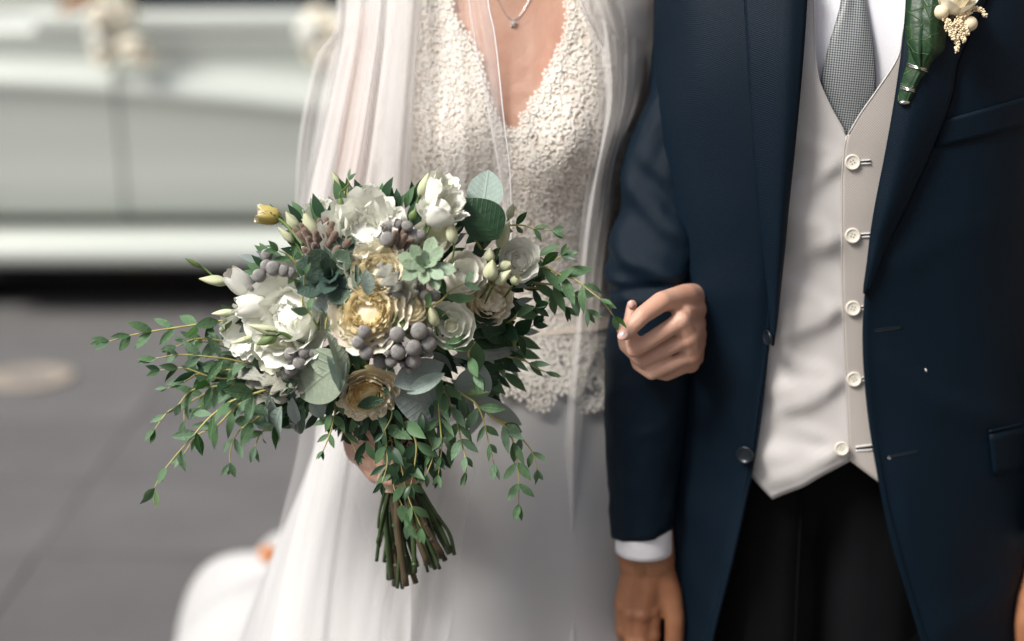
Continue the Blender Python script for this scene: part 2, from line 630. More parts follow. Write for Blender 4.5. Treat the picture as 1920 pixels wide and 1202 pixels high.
g = MB()
g.grid(2, 2, lambda u, v: (lerp(-150, 150, v), lerp(-60, 240, u), -0.03))
tag(g.build('ground', M['bed'], None, False), kind='structure')
pave = MB()
pave.grid(2, 2, lambda u, v: (lerp(-8.4, 7.6, v), lerp(0.2, 10.4, u), -0.0035))
M['joint'] = plain('joint_sand', (0.125, 0.12, 0.115), 0.95, 0.3, 9)
pavement = tag(pave.build('pavement', M['joint'], None, False), kind='structure')
sw, sd = 1.15, 0.56
slab_mesh = []
for k in range(3):
    b_ = MB()
    b_.box((0, 0, -0.02), (sw - 0.011, sd - 0.009, 0.04))
    slab_mesh.append(b_.mesh('paving_slab', M['slab'], False))
for i in range(-3, 5):
    for j in range(17):
        o = link('paving_slab', slab_mesh[(i + j) % 3], pavement,
                 Matrix.Translation((-1.205 + (i - 0.5) * sw + sw, 0.71 + (j + 0.5) * sd, RND.uniform(-0.0015, 0.0015))))
        o.rotation_euler = (RND.uniform(-.002, .002), RND.uniform(-.002, .002), 0)

# round inset in the paving
rc = on_ground(58, 711)
cover = thing('utility_cover', rc, 'round cover with a pale stone ring set in the grey paving', 'drain cover')
m_ = MB()
ro, ri = 0.148, 0.082
prof = [(ri, 0.002), (ri, 0.010), (ri + .006, 0.012), (ro - .006, 0.012), (ro, 0.010), (ro, 0.002)]
m_.grid(len(prof), 40, lambda u, v: (rc.x + prof[round(u * 5)][0] * math.cos(2 * math.pi * v), rc.y + prof[round(u * 5)][0] * math.sin(2 * math.pi * v), prof[round(u * 5)][1]), wrap=True)
m_.build('ring', M['brass_ring'], cover, False)
m_ = MB()
m_.loft([[(rc.x + r * math.cos(a), rc.y + r * math.sin(a), z) for a in [2 * math.pi * k / 32 for k in range(32)]] for r, z in ((ri - .002, 0.0025), (ri - .002, 0.007))])
m_.box((rc.x, rc.y, 0.008), (0.09, 0.014, 0.004))
m_.build('lid', M['iron'], cover, False)

# the building across the street
bld = thing('building', (0, 13.5, 0), 'pale stone building with dark tall windows across the street behind the car', 'building')
BY, WN = 13.0, []
for k in range(-5, 6):
    WN.append((k * 2.6 - 0.4, 1.5, 0.55 if k % 3 else 0.0, 2.9))
m_ = MB()
xs = [-15.0]
for (cx, w, z0, z1) in WN:
    xs += [cx - w / 2, cx + w / 2]
xs.append(15.0)
for i in range(len(xs) - 1):
    w = xs[i + 1] - xs[i]
    c = (xs[i] + xs[i + 1]) / 2
    if i % 2 == 0:
        m_.box((c, BY + .3, 4.5), (w, 0.6, 9.0))
    else:
        z0, z1 = WN[i // 2][2:]
        if z0 > 0:
            m_.box((c, BY + .3, z0 / 2), (w, 0.596, z0))
        m_.box((c, BY + .3, (z1 + 4.2) / 2), (w, 0.596, 4.2 - z1))
        m_.box((c, BY + .3, 7.8), (w, 0.596, 2.4))
m_.build('wall', M['facade'], bld, False)
for (cx, w, z0, z1) in WN:
    for (a, b) in ((z0, z1), (4.2, 6.6)):
        door = a == 0.0
        f_ = MB()
        for sx in (-1, 1):
            f_.box((cx + sx * (w / 2 - .04), BY + .22, (a + b) / 2), (0.08, 0.1, b - a))
        f_.box((cx, BY + .22, b - .04), (w - .16, 0.1, 0.08))
        f_.box((cx, BY + .22, (a + b) / 2), (0.05, 0.08, b - a - .1))
        fr = f_.build('door' if door else 'window', M['wood_dark'], bld, False)
        p_ = MB()
        p_.box((cx, BY + .25, (a + b) / 2), (w - .1, 0.02, b - a - .05))
        p_.build('door_panel' if door else 'pane', M['wood_dark'] if door else M['window_dark'], fr, False)

# unseen houses added right and behind the photographer, blocking sky and bouncing warm light
M['sandstone'] = stone('warm_sandstone', (0.33, 0.26, 0.19), (0.42, 0.34, 0.26), 1.0)
for (label, x0, x1, y0, y1, face) in (('unseen warm sandstone house added along the right of the street for shade and warm fill', 5.2, 11.0, -9.0, 11.5, 'x'),
                                       ('unseen warm sandstone house added across the street behind the photographer', -6.5, 4.0, -30.0, -24.0, 'y')):
    hs = thing('building', ((x0 + x1) / 2, (y0 + y1) / 2, 0), label, 'building')
    m_ = MB(); m_.box(((x0 + x1) / 2, (y0 + y1) / 2, 4.6), (x1 - x0, y1 - y0, 9.2)); m_.build('wall', M['sandstone'], hs, False)
    n = 7 if face == 'x' else 3
    for k in range(n):
        for (za, zb) in ((.9, 2.7), (4.1, 6.0)):
            a = lerp(y0, y1, (k + .5) / n) if face == 'x' else lerp(x0, x1, (k + .5) / n)
            c = Vector((x0 - .01, a, (za + zb) / 2)) if face == 'x' else Vector((a, y1 + .01, (za + zb) / 2))
            sz = (.10, 1.1, zb - za) if face == 'x' else (1.1, .10, zb - za)
            m_ = MB()
            for sg in (-1, 1):
                m_.box(c + (Vector((0, sg * .52, 0)) if face == 'x' else Vector((sg * .52, 0, 0))), (.10, .07, zb - za) if face == 'x' else (.07, .10, zb - za))
                m_.box(c + Vector((0, 0, sg * ((zb - za) / 2))), (.12, 1.2, .08) if face == 'x' else (1.2, .12, .08))
            fr = m_.build('window', M['wood_dark'], hs, False)
            m_ = MB(); m_.box(c, (.03, .96, zb - za - .08) if face == 'x' else (.96, .03, zb - za - .08)); m_.build('pane', M['window_dark'], fr, False)

# ================================================================== THE CAR
CY = 6.62          # near flank of the car
t = NT('silver_white_paint')
t.set(Base_Color=(0.52, 0.56, 0.515), Metallic=0.10, Roughness=0.26, Coat_Weight=0.7, Coat_Roughness=0.08)
M['car_paint'] = t.m
M['chrome'] = plain('chrome', (0.75, 0.74, 0.70), 0.12, 0.03, 20, 1.0)
M['tyre'] = plain('tyre_rubber', (0.02, 0.02, 0.02), 0.8)
M['car_inside'] = plain('dark_car_interior', (0.02, 0.015, 0.013), 0.8)
M['under'] = plain('car_underside', (0.008, 0.008, 0.008), 0.9)
M['leather'] = plain('tan_leather', (0.45, 0.28, 0.18), 0.5)
car = thing('vintage_car', (0.2, CY + .85, 0), 'silver white classic saloon car with flowers on its door handles, parked behind the bride', 'car')
CX0, CX1 = -3.35, 2.3


def crest(x):           # the front wing line sweeps down towards the rear door, then the rear wing rises
    return interp([(-3.4, .90), (-2.6, 1.0), (-2.06, 1.0), (-1.5, .97), (-0.73, .895), (-0.3, .82), (0.1, .72), (0.35, .80), (0.8, .95), (1.4, .95), (2.3, .74)], x)


def car_end(x):         # plan taper at bumper ends
    e = max(0, (-2.9 - x) / .45, (x - 1.8) / .5)
    return 0.45 * min(1, e) ** 2


def car_top(x):
    return interp([(-3.4, .92), (-3.0, 1.07), (-1.6, 1.105), (1.2, 1.09), (2.0, .99), (2.3, .80)], x)


def flank(x, v):
    """v 0 at the sill, 1 at the waist moulding: (depth behind the near flank, height)"""
    c, top = crest(x), car_top(x)
    c = min(c, top - .045)
    prof = [(.10, .385), (.055, .41), (.035, .52), (.03, .62), (.0, c - .12), (-.022, c - .075), (-.012, c - .045), (.012, c - .018), (.05, c - .002), (.095, c + .008), (.10, lerp(c, top, .5)), (.085, top)]
    f = v * (len(prof) - 1)
    i = min(int(f), len(prof) - 2)
    a, b = prof[i], prof[i + 1]
    return lerp(a[0], b[0], f - i), lerp(a[1], b[1], f - i)


def wheel_gap(x, z):
    for wx in (-2.52, 0.62):
        if (x - wx) ** 2 + (z - .34) ** 2 < .37 ** 2:
            return True
    return False


NX = 150
for side in (0, 1):
    m_ = MB()
    m_.grid(31, NX, lambda u, v: (lerp(CX0, CX1, v), (CY + flank(lerp(CX0, CX1, v), u)[0] + car_end(lerp(CX0, CX1, v))) if side == 0 else (CY + 1.72 - flank(lerp(CX0, CX1, v), u)[0] - car_end(lerp(CX0, CX1, v))), flank(lerp(CX0, CX1, v), u)[1]))
    m_.f = [f for f in m_.f if not wheel_gap(*(lambda c: (c.x, c.z))(sum((m_.v[i] for i in f), Vector()) / 4))]
    body = m_.build('body_side', M['car_paint'], car, solid=0.004)
# bonnet, boot lid and roof in one skin
m_ = MB()
def topz(x):
    return interp([(-3.4, .92), (-3.0, 1.12), (-1.95, 1.18), (-1.75, 1.22), (-1.2, 1.56), (-.6, 1.66), (.3, 1.64), (.9, 1.42), (1.35, 1.12), (2.0, 1.0), (2.3, .80)], x)
for (xa, xb, nm) in ((CX0, -1.8, 'bonnet'), (-1.12, .5, 'roof'), (1.3, CX1, 'boot_lid')):
    m_ = MB()
    inset = .23 if nm == 'roof' else .087
    def skin_pt(u, v):
        x = lerp(xa, xb, u)
        yy = lerp(CY + inset + car_end(x), CY + 1.72 - inset - car_end(x), v)
        s = 1 - (2 * v - 1) ** 4
        base = 1.53 if nm == 'roof' else car_top(x)
        return (x, yy, base + max(0.005, topz(x) - base + .05) * s + 0.001)
    m_.grid(24, 20, skin_pt)
    m_.build(nm, M['car_paint'], car, solid=0.004)
# waist moulding, chrome strip, sill
m_ = MB(); m_.grid(6, 41, lambda u, v: (lambda x: (x, CY + .088 + car_end(x) + (.0, -.012, -.016, -.006, .02, .06)[round(u * 5)], car_top(x) + (.004, .012, .045, .08, .095, .098)[round(u * 5)]))(lerp(-1.85, 1.35, v)))
m_.build('waist_moulding', M['car_paint'], car)
m_ = MB(); m_.tube([(x, CY + .055 + car_end(x), car_top(x) - .006) for x in [lerp(CX0 + .3, CX1 - .3, k / 40) for k in range(41)]], 0.008, 6)
m_.build('chrome_strip', M['chrome'], car)
sill = [(.12, .345), (.03, .338), (-.02, .325), (-.055, .295), (-.068, .25), (-.05, .215), (.02, .205), (.12, .205)]
m_ = MB(); m_.grid(8, 30, lambda u, v: (lerp(-2.12, .22, v), CY + sill[round(u * 7)][0], sill[round(u * 7)][1]))
m_.build('sill', M['car_paint'], car)
m_ = MB(); m_.box(((CX0 + CX1) / 2, CY + .86, .235), (CX1 - CX0 - .5, 1.50, .21)); m_.build('underbody', M['under'], car, False)
# doors: recessed shut lines and handles
for (xa, xb) in ((-1.53, -0.62), (-0.60, .15)):
    d_ = MB()
    for xx in (xa, xb):
        pts = [(xx, CY + flank(xx, v)[0] - .001, flank(xx, v)[1]) for v in [k / 30 for k in range(1, 30)]]
        d_.tube(pts, .005, 5)
    d_.tube([(x, CY + flank(x, .03)[0] - .001, flank(x, .03)[1]) for x in [lerp(xa, xb, k / 12) for k in range(13)]], .005, 5)
    dr = d_.build('door_shut_line', M['under'], car)
    h_ = MB(); hx = xb - .16 if xb > 0 else xb - .1
    h_.tube([(hx - .08, CY + .09, 1.045), (hx - .07, CY + .03, 1.047), (hx + .06, CY + .03, 1.047), (hx + .075, CY + .075, 1.045)], [.009, .012, .012, .009], 8)
    h_.build('door_handle', M['chrome'], car)
# glasshouse
for side in (0, 1):
    ys = (lambda a: CY + a) if side == 0 else (lambda a: CY + 1.72 - a)
    for (a, b, c, d) in ((-1.72, -.62, -1.18, -.60), (-.54, .40, -.52, .28), (.46, 1.22, .34, .52)):
        w_ = MB()
        w_.grid(2, 2, lambda u, v: (lerp(lerp(a, b, v), lerp(c, d, v), u), ys(lerp(.10, .225, u)), lerp(1.19, 1.55, u)))
        w_.build('side_window', M['window_dark'], car, False, solid=.004)
    for (a, c) in ((-1.75, -1.2), (-.58, -.56), (.43, .31), (1.27, .56)):
        p_ = MB()
        p_.tube([(a, ys(.10), 1.18), (c, ys(.225), 1.56)], .028, 6)
        p_.build('window_pillar', M['leather'] if side == 0 else M['car_paint'], car)
w_ = MB(); w_.grid(2, 2, lambda u, v: (lerp(-1.76, -1.2, u), lerp(CY + lerp(.1, .24, u), CY + 1.72 - lerp(.1, .24, u), v), lerp(1.20, 1.56, u)))
w_.build('windscreen', M['window_dark'], car, False, solid=.004)
w_ = MB(); w_.grid(2, 2, lambda u, v: (lerp(1.28, .55, u), lerp(CY + lerp(.1, .24, u), CY + 1.72 - lerp(.1, .24, u), v), lerp(1.12, 1.55, u)))
w_.build('rear_window', M['window_dark'], car, False, solid=.004)
# wheels
for wx in (-2.52, .62):
    for wy in (CY + .14, CY + 1.58):
        w_ = MB()
        prof = [(.20, -.08), (.30, -.09), (.34, -.06), (.345, 0), (.34, .06), (.30, .09), (.20, .08)]
        w_.grid(7, 28, lambda u, v: (wx + prof[round(u * 6)][0] * math.cos(2 * math.pi * v), wy + prof[round(u * 6)][1], .345 + prof[round(u * 6)][0] * math.sin(2 * math.pi * v)), wrap=True)
        wo = w_.build('wheel', M['tyre'], car)
        h_ = MB()
        sg = -1 if wy < CY + .8 else 1
        h_.loft([[(wx + r * math.cos(a), wy + sg * y, .345 + r * math.sin(a)) for a in [2 * math.pi * k / 24 for k in range(24)]] for r, y in ((.205, .05), (.205, .085), (.15, .07), (.10, .10), (.03, .115))])
        h_.build('hub_cap', M['chrome'], wo)
for (bx, s) in ((CX0 - .06, -1), (CX1 + .05, 1)):
    b_ = MB(); b_.tube([(bx - s * .35, CY + .02, .45), (bx, CY + .25, .45), (bx + s * .02, CY + .86, .45), (bx, CY + 1.47, .45), (bx - s * .35, CY + 1.70, .45)], .06, 8); b_.build('bumper', M['chrome'], car)
for yy in (CY + .3, CY + 1.42):
    b_ = MB(); b_.ball((CX0 + .12, yy, .72), (.09, .11, .11)); b_.build('headlight', M['chrome'], car)


def posy(px, py, name_label, s, tail):
    """cream ribbon and blossoms tied on a door handle (soft in the distance)"""
    c = at(px, py, CY - .06)
    th = thing('flower_posy', c, name_label, 'flowers', 'flower posies tied on the car doors')
    r = random.Random(int(px))
    for k in range(9):
        b_ = MB()
        q = c + Vector((r.uniform(-.5, .5) * s, r.uniform(-.03, .03), r.uniform(-.55, .55) * s * 1.3))
        for e in range(7):
            a = e * 0.9
            b_.ball(q + Vector((math.cos(a) * .026, -.012 * (e % 2), math.sin(a) * .026)), (.030, .022, .028), nu=8, nv=5)
        b_.build('blossom', M['rose_outer'] if k % 3 else M['white_petal'], th)
    for k in range(2 + tail):
        b_ = MB()
        d = r.uniform(-.03, .10)
        b_.grid(10, 2, lambda u, v: (c.x + d * u + .012 * math.sin(u * 7 + k) + (v - .5) * .022 + .3 * s, c.y - .01 + .01 * math.sin(u * 5), c.z - s * .2 - u * (.07 + .05 * tail)))
        b_.build('ribbon_tail', M['ribbon'], th, solid=.001)
    return th


posy(205, 42, 'cream posy with ribbon tails tied on the car door, standing clear of the veil', .17, 1)
posy(607, 62, 'cream posy on the car door just beside the veil of the bride', .12, 0)

# ================================================================== PEOPLE: helpers
def ell(cx, cy, a, b, z, n=28, e=2.0, tilt=0.0):
    out = []
    for k in range(n):
        th = 2 * math.pi * k / n
        c, s = math.cos(th), math.sin(th)
        x = a * math.copysign(abs(c) ** (2 / e), c)
        y = b * math.copysign(abs(s) ** (2 / e), s)
        out.append(Vector((cx + x, cy + y, z + tilt * x)))
    return out


def body_build(mb, mat, parent, vox):
    o = mb.build('body', mat, parent)
    r = o.modifiers.new('skin', 'REMESH'); r.mode = 'VOXEL'; r.voxel_size = vox; r.use_smooth_shade = True
    s = o.modifiers.new('smooth', 'SMOOTH'); s.factor = 0.5; s.iterations = 2
    return o


def chain(mb, joints):
    """joints: (point, radius)"""
    for (a, ra), (b, rb) in zip(joints, joints[1:]):
        mb.capsule(a, ra, b, rb)


def nail(parent, p, zdir, xdir, l, w):
    m_ = MB()
    m_.ball((0, 0, 0), (l / 2, w / 2, 0.0018), nu=14, nv=8, fn=lambda p: Vector((p.x, p.y, p.z - 0.55 * p.y * p.y)))
    mm = frame(p, zdir, xdir)
    me = m_.mesh('fingernail', M['nail'])
    return link('fingernail', me, parent, mm)


# ================================================================== THE GROOM
GX, GY = at(1590, 600, 1.93).x, 2.085
groom = thing('person', (GX, GY, 0), 'man in open navy suit jacket with pale waistcoat and grey tie', 'person')
JA_L = [(0.0, .24), (.55, .226), (.75, .214), (.95, .209), (1.12, .206), (1.30, .210), (1.45, .206), (1.56, .20), (1.62, .15)]
JA_R = [(0.0, .27), (.55, .262), (.75, .252), (.95, .243), (1.12, .235), (1.30, .235), (1.45, .235), (1.56, .22), (1.62, .16)]
JB = [(0.0, .15), (.55, .150), (.75, .150), (.95, .147), (1.12, .143), (1.30, .150), (1.45, .145), (1.56, .11), (1.62, .08)]
EXP = 2.5


def tors(z, off=0.0):
    return interp(JA_L, z) + off, interp(JA_R, z) + off, interp(JB, z) + off


def jy(x, z, off=0.0):
    """front of the groom's torso at x, z"""
    al, ar, b = tors(z, off)
    a = al if x < GX else ar
    f = min(1.0, abs(x - GX) / a)
    return GY - b * (1 - f ** EXP) ** (1 / EXP)


def on_torso(px, py, off=0.0):
    y = 1.94
    for _ in range(8):
        p = at(px, py, y)
        y = jy(p.x, p.z, off)
    return at(px, py, y)


def edge_tab(pxy, off):
    """photo outline -> table z -> x on the torso surface"""
    t_ = []
    for (px, py) in pxy:
        p = on_torso(px, py, off)
        t_.append((p.z, p.x))
    return sorted(t_)


def jacket_folds(x, z):
    d = nz(x * 5, z * 2.2, 3.1) * .009 + nz(x * 14, z * 6, 8.0) * .003
    d += .0035 * (1 - abs(nz(x * 7 + z * 3, z * 4 - x * 2, 5.0)) * 5) * smooth((1.3 - z) / .1) if abs(nz(x * 7 + z * 3, z * 4 - x * 2, 5.0)) < .2 else 0
    # soft drape running down from the chest and a pull at the waist
    d += .0035 * math.sin((x - GX) * 38 + z * 5) * smooth((1.25 - z) / .5)
    return d


JO = .016
ED_L = edge_tab([(1512, -60), (1506, 0), (1490, 180), (1468, 380), (1455, 520), (1447, 600), (1440, 660), (1425, 790), (1408, 890), (1378, 1030), (1340, 1180), (1318, 1290)], JO)
ED_R = edge_tab([(1702, -60), (1697, 40), (1685, 140), (1660, 290), (1640, 400), (1622, 540), (1617, 640), (1625, 760), (1643, 880), (1670, 1010), (1712, 1150), (1745, 1260)], JO)
ZB, ZT = .58, 1.585


def jacket_half(side, edge, n=64, rows=84):
    def fn(u, v):
        z = lerp(ZB, ZT, u)
        al, ar, b = tors(z, JO)
        a = al if side < 0 else ar
        xe = interp(edge, z) - GX
        # a front edge may cross the middle line
        f0 = max(-.6, min(.98, side * xe / a))
        ph0 = math.copysign(math.asin(abs(f0) ** (EXP / 2)), f0)
        ph = lerp(ph0, math.pi, v ** 1.25)
        s_, c_ = math.sin(ph), math.cos(ph)
        x = a * math.copysign(abs(s_) ** (2 / EXP), s_)
        y = -b * math.copysign(abs(c_) ** (2 / EXP), c_)
        X = GX + side * x
        d = jacket_folds(X, z) * smooth(v / .06)
        rl = .004 * math.exp(-v / .02)            # the front edge stands a little off the waistcoat
        return (X + side * d * s_, GY + y - (d + rl) * c_, z)
    m_ = MB()
    m_.grid(rows, n, fn)
    return m_


jl = jacket_half(-1, ED_L)
jr = jacket_half(1, ED_R)
jk = MB()
jk.v = jl.v + jr.v
o_ = len(jl.v)
jk.f = jl.f + [tuple(i + o_ for i in reversed(f)) for f in jr.f]
jacket = jk.build('jacket', M['navy'], groom, solid=.0035)


def surf_patch(out, rows, cols, left, right, z0, z1, lift, name, parent, mat, solid=.002):
    """a strip lying on the torso between two tables z -> x"""
    m_ = MB()
    def fn(u, v):
        z = lerp(z0, z1, u)
        x = lerp(interp(left, z), interp(right, z), v)
        return (x, jy(x, z, out) - jacket_folds(x, z) - lift(u, v), z)
    m_.grid(rows, cols, fn)
    return m_.build(name, mat, parent, solid=solid)


# lapels: from the roll line to the notched outer edge
LP_L_OUT = edge_tab([(1388, -60), (1393, 0), (1402, 150), (1412, 300), (1426, 440), (1438, 560), (1444, 640)], JO)
LP_L_IN = edge_tab([(1516, -60), (1510, 0), (1495, 180), (1474, 380), (1461, 520), (1453, 600), (1447, 642)], JO)
zt_, zl_ = LP_L_IN[-1][0], LP_L_IN[0][0]
surf_patch(JO, 40, 14, LP_L_IN, LP_L_OUT, zl_, zt_, lambda u, v: .004 + (.002 + .011 * math.sin(math.pi * min(1, v * .9 + .1)) * smooth(u * 3)) * (1 - .55 * v) + .003 * smooth(v * 3), 'lapel', jacket, M['navy'], .003)
LP_R_OUT = edge_tab([(1862, -60), (1842, 0), (1792, 110), (1780, 176), (1752, 256), (1702, 372), (1658, 460), (1624, 545)], JO)
LP_R_IN = edge_tab([(1698, -60), (1693, 40), (1681, 140), (1656, 290), (1636, 400), (1619, 530), (1618, 548)], JO)
surf_patch(JO, 40, 14, LP_R_IN, LP_R_OUT, LP_R_IN[0][0], LP_R_IN[-1][0], lambda u, v: .004 + (.002 + .012 * math.sin(math.pi * min(1, v * .9 + .1)) * smooth(u * 3)) * (1 - .5 * v) + .004 * smooth(v * 3), 'lapel', jacket, M['navy'], .003)


def px_strip(pts_a, pts_b, n, lift, name, parent, mat, off=JO, solid=.0015, folds=True):
    """strip on the torso between two photo outlines"""
    A = curve([Vector((p[0], p[1], 0)) for p in pts_a], n)
    B = curve([Vector((p[0], p[1], 0)) for p in pts_b], n)
    m_ = MB()
    k = 7
    def fn(u, v):
        i = round(u * (n - 1))
        q = A[i].lerp(B[i], v)
        p = on_torso(q.x, q.y, off)
        p.y -= (jacket_folds(p.x, p.z) if folds else 0) + lift
        return p
    m_.grid(n, k, fn)
    return m_.build(name, mat, parent, solid=solid)


def px_line(pts, r, name, parent, mat, lift=.0, off=JO, n=24, folds=True):
    m_ = MB()
    out = []
    for q in curve([Vector((p[0], p[1], 0)) for p in pts], n):
        p = on_torso(q.x, q.y, off)
        p.y -= (jacket_folds(p.x, p.z) if folds else 0) + lift
        out.append(p)
    m_.tube(out, r, 6)
    return m_.build(name, mat, parent)


px_strip([(1752, 277), (1840, 256), (1932, 232)], [(1762, 226), (1842, 203), (1932, 178)], 12, .0035, 'breast_pocket', jacket, M['navy'])
px_strip([(1853, 812), (1895, 800), (1945, 784)], [(1862, 890), (1900, 882), (1945, 872)], 12, .0045, 'pocket_flap', jacket, M['navy'], solid=.003)
px_line([(1852, 806), (1895, 794), (1945, 778)], .0018, 'pocket_edge', jacket, M['navy'], .004)
px_line([(1867, 362), (1872, 460), (1880, 620), (1889, 780)], .0013, 'front_seam', jacket, M['dark_hole'], -.0005)
px_line([(1282, 640), (1286, 720), (1290, 790)], .0013, 'front_seam', jacket, M['dark_hole'], -.0005)
for (xa, ya, xb, yb) in ((1637, 621, 1690, 614), (1663, 856, 1720, 844)):
    px_line([(xa, ya), (xb, yb)], .0016, 'buttonhole', jacket, M['dark_hole'], .0012)
    px_line([(xa + 2, ya - 3), ((xa + xb) / 2, (ya + yb) / 2 - 3.2), (xb, yb - 2)], .0009, 'buttonhole_stitch', jacket, M['navy'], .0022)
    e = on_torso(xa + 3, ya, JO); e.y -= jacket_folds(e.x, e.z) + .0016
    b_ = MB(); b_.ball(e, (.0022, .001, .002), nu=8, nv=5); b_.build('keyhole_end', M['white_thread'], jacket)
px_line([(1634, 560), (1625, 640), (1633, 760), (1651, 880), (1678, 1010), (1720, 1150), (1752, 1255)], .0007, 'edge_stitch', jacket, M['navy'], .0026, n=40)
px_line([(1852, 0), (1799, 112), (1786, 178), (1757, 260), (1706, 378), (1662, 466), (1630, 540)], .0006, 'edge_stitch', jacket, M['navy'], .0022, n=30)
px_line([(1440, 560), (1432, 660), (1417, 790), (1400, 892), (1370, 1030), (1332, 1180)], .0007, 'edge_stitch', jacket, M['navy'], .0040, n=40)
b_ = MB()
e = on_torso(1735, 693, JO); e.y -= jacket_folds(e.x, e.z) + .002
b_.tube([e + Vector((-.001, 0, .002)), e + Vector((0, -.001, 0)), e + Vector((.001, 0, -.002))], [.0004, .0009, .0005], 6)
tag(b_.build('confetti_speck', M['white_petal'], None), 'tiny pale speck of confetti clinging to the front of the navy jacket', 'confetti')


def button_mesh(r, t, mat, name='button', holes=4):
    m_ = MB()
    prof = [(0.02, t * .55), (.55, t * .55), (.68, t * .62), (.80, t * .95), (.92, t), (1.0, t * .8), (1.0, t * .2), (.9, 0), (.02, 0)]
    m_.grid(len(prof), 26, lambda u, v: (prof[round(u * 8)][0] * r * math.cos(2 * math.pi * v), prof[round(u * 8)][0] * r * math.sin(2 * math.pi * v), prof[round(u * 8)][1]), wrap=True)
    return m_.mesh(name, mat)


def put_button(px, py, r, t, mat, parent, off, lift, nrm=(0, -1, 0.05), hole=None, folds=False, spin=.3):
    p = on_torso(px, py, off)
    p.y -= lift + (jacket_folds(p.x, p.z) if folds else 0)
    mm = frame(p, nrm)
    b = link('button', button_mesh(r, t, mat), parent, mm)
    for k in range(4):
        a = spin + k * math.pi / 2
        h_ = MB(); h_.ball((math.cos(a) * r * .26, math.sin(a) * r * .26, t * .58), (r * .085, r * .085, t * .12), nu=8, nv=5)
        link('button_hole', h_.mesh('button_hole', hole or M['dark_hole']), b)
    return b


# jacket buttons on the open edge
put_button(1439, 628, .0095, .004, M['navy_button'], jacket, JO, .006, (-.93, -.35, 0), folds=True)
put_button(1396, 848, .0105, .004, M['navy_button'], jacket, JO, .007, (-.45, -.9, .05), M['dark_hole'], folds=True)

# sleeve of the arm the bride holds
SL_L = [(-170, 1320), (-120, 1284), (-60, 1258), (0, 1243), (100, 1229), (180, 1214), (250, 1186), (300, 1167), (350, 1166), (400, 1160), (460, 1143), (510, 1134), (590, 1140), (650, 1134), (720, 1133), (830, 1135), (920, 1143), (1003, 1150)]
SL_R = [(-170, 1400), (-60, 1300), (0, 1283), (150, 1290), (300, 1300), (400, 1312), (530, 1316), (620, 1304), (700, 1294), (850, 1278), (985, 1263), (1003, 1261)]
SL_Y = [(-170, 2.10), (0, 2.07), (200, 2.05), (400, 2.02), (540, 1.995), (700, 1.985), (1003, 1.97)]


def sleeve_mb(outl, outr, ytab, p0, p1, rows, off=0.0, folds=1.0, cols=40, slant=0.0):
    m_ = MB()
    def fn(u, v):
        py = lerp(p0, p1, u)
        th = 2 * math.pi * v
        c, s = math.cos(th), math.sin(th)
        pyy = py - slant * (c * .5 + .5) * smooth((py - 900) / 100) if slant else py
        y = interp(ytab, py)
        L, R_ = at(interp(outl, py), pyy, y), at(interp(outr, py), pyy, y)
        a = (R_.x - L.x) / 2 + off
        b = a * 0.92 + .004
        cx = (L.x + R_.x) / 2
        d = 0.0
        if folds:
            # soft rolls at the crook of the elbow, calm elsewhere
            el = math.exp(-((py - 440) / 130.0) ** 2)
            ph = (py - 30 * math.cos(th) * 2.2) / 15.0
            w_ = math.sin(ph + 1.6 * nz(th, py * .01, 2))
            d += el * .0050 * (math.copysign(abs(w_) ** .7, w_)) * (0.5 + .5 * s)
            d -= .008 * math.exp(-((py - 522 + 14 * c) / 9.0) ** 2) * smooth(s + .6)      # the crease her hand presses in
            d += .005 * nz(c * 1.3 + 4, s * 1.3, py * .006) + .0022 * nz(c * 2.5, s * 2.5 + 9, py * .013)
            q_ = abs(nz(c * 1.6 + py * .006, s * 1.6, py * .011 + 7))
            d += .0020 * max(0, 1 - q_ * 4) * smooth(s * 2 + .5)
            d *= folds
        return (cx + (a + d) * c, y - (b + d) * s, L.z)
    m_.grid(rows, cols, fn, wrap=True)
    return m_


sleeve_mb(SL_L, SL_R, SL_Y, -170, 1003, 130, slant=20).build('sleeve', M['navy'], jacket, solid=.003, off=-1)
# the other sleeve hangs just outside the picture
SR_L = [(-170, 1830), (0, 1925), (400, 1945), (700, 1945), (1003, 1935)]
SR_R = [(-170, 1880), (0, 2015), (400, 2055), (700, 2060), (1003, 2045)]
SR_Y = [(-170, 2.10), (0, 2.10), (540, 2.08), (1003, 2.00)]
sleeve_mb(SR_L, SR_R, SR_Y, -170, 1003, 60).build('sleeve', M['navy'], jacket, solid=.003, off=-1)

# shirt, waistcoat, tie, trousers
SO, WO = -.012, .001
m_ = MB()
def shirt_fn(u, v):
    z = lerp(1.02, 1.585, u)
    al, ar, b = tors(z, SO)
    ph = 2 * math.pi * v
    s_, c_ = math.sin(ph), math.cos(ph)
    a = ar if s_ > 0 else al
    x = a * math.copysign(abs(s_) ** (2 / EXP), s_)
    y = -b * math.copysign(abs(c_) ** (2 / EXP), c_)
    d = .003 * nz(x * 18, z * 5, 4) + .002 * math.sin(x * 90 + z * 18)
    return (GX + x, GY + y - d * c_, z)
m_.grid(60, 72, shirt_fn, wrap=True)
shirt = m_.build('shirt', M['shirt'], groom)
px_strip([(1573, -40), (1578, 120), (1590, 260)], [(1612, -40), (1614, 120), (1618, 260)], 14, .003, 'placket', shirt, M['shirt'], SO, folds=False)
# cuffs
CU_L = [(940, 1150), (1032, 1150)]
CU_R = [(940, 1263), (1032, 1264)]
cu = sleeve_mb(CU_L, CU_R, SL_Y, 940, 1033, 12, off=-.0035, folds=0).build('cuff', M['shirt'], shirt, solid=.002)
sleeve_mb([(940, 1936), (1033, 1936)], [(940, 2044), (1033, 2044)], SR_Y, 940, 1033, 8, off=-.0035, folds=0).build('cuff', M['shirt'], shirt, solid=.002)

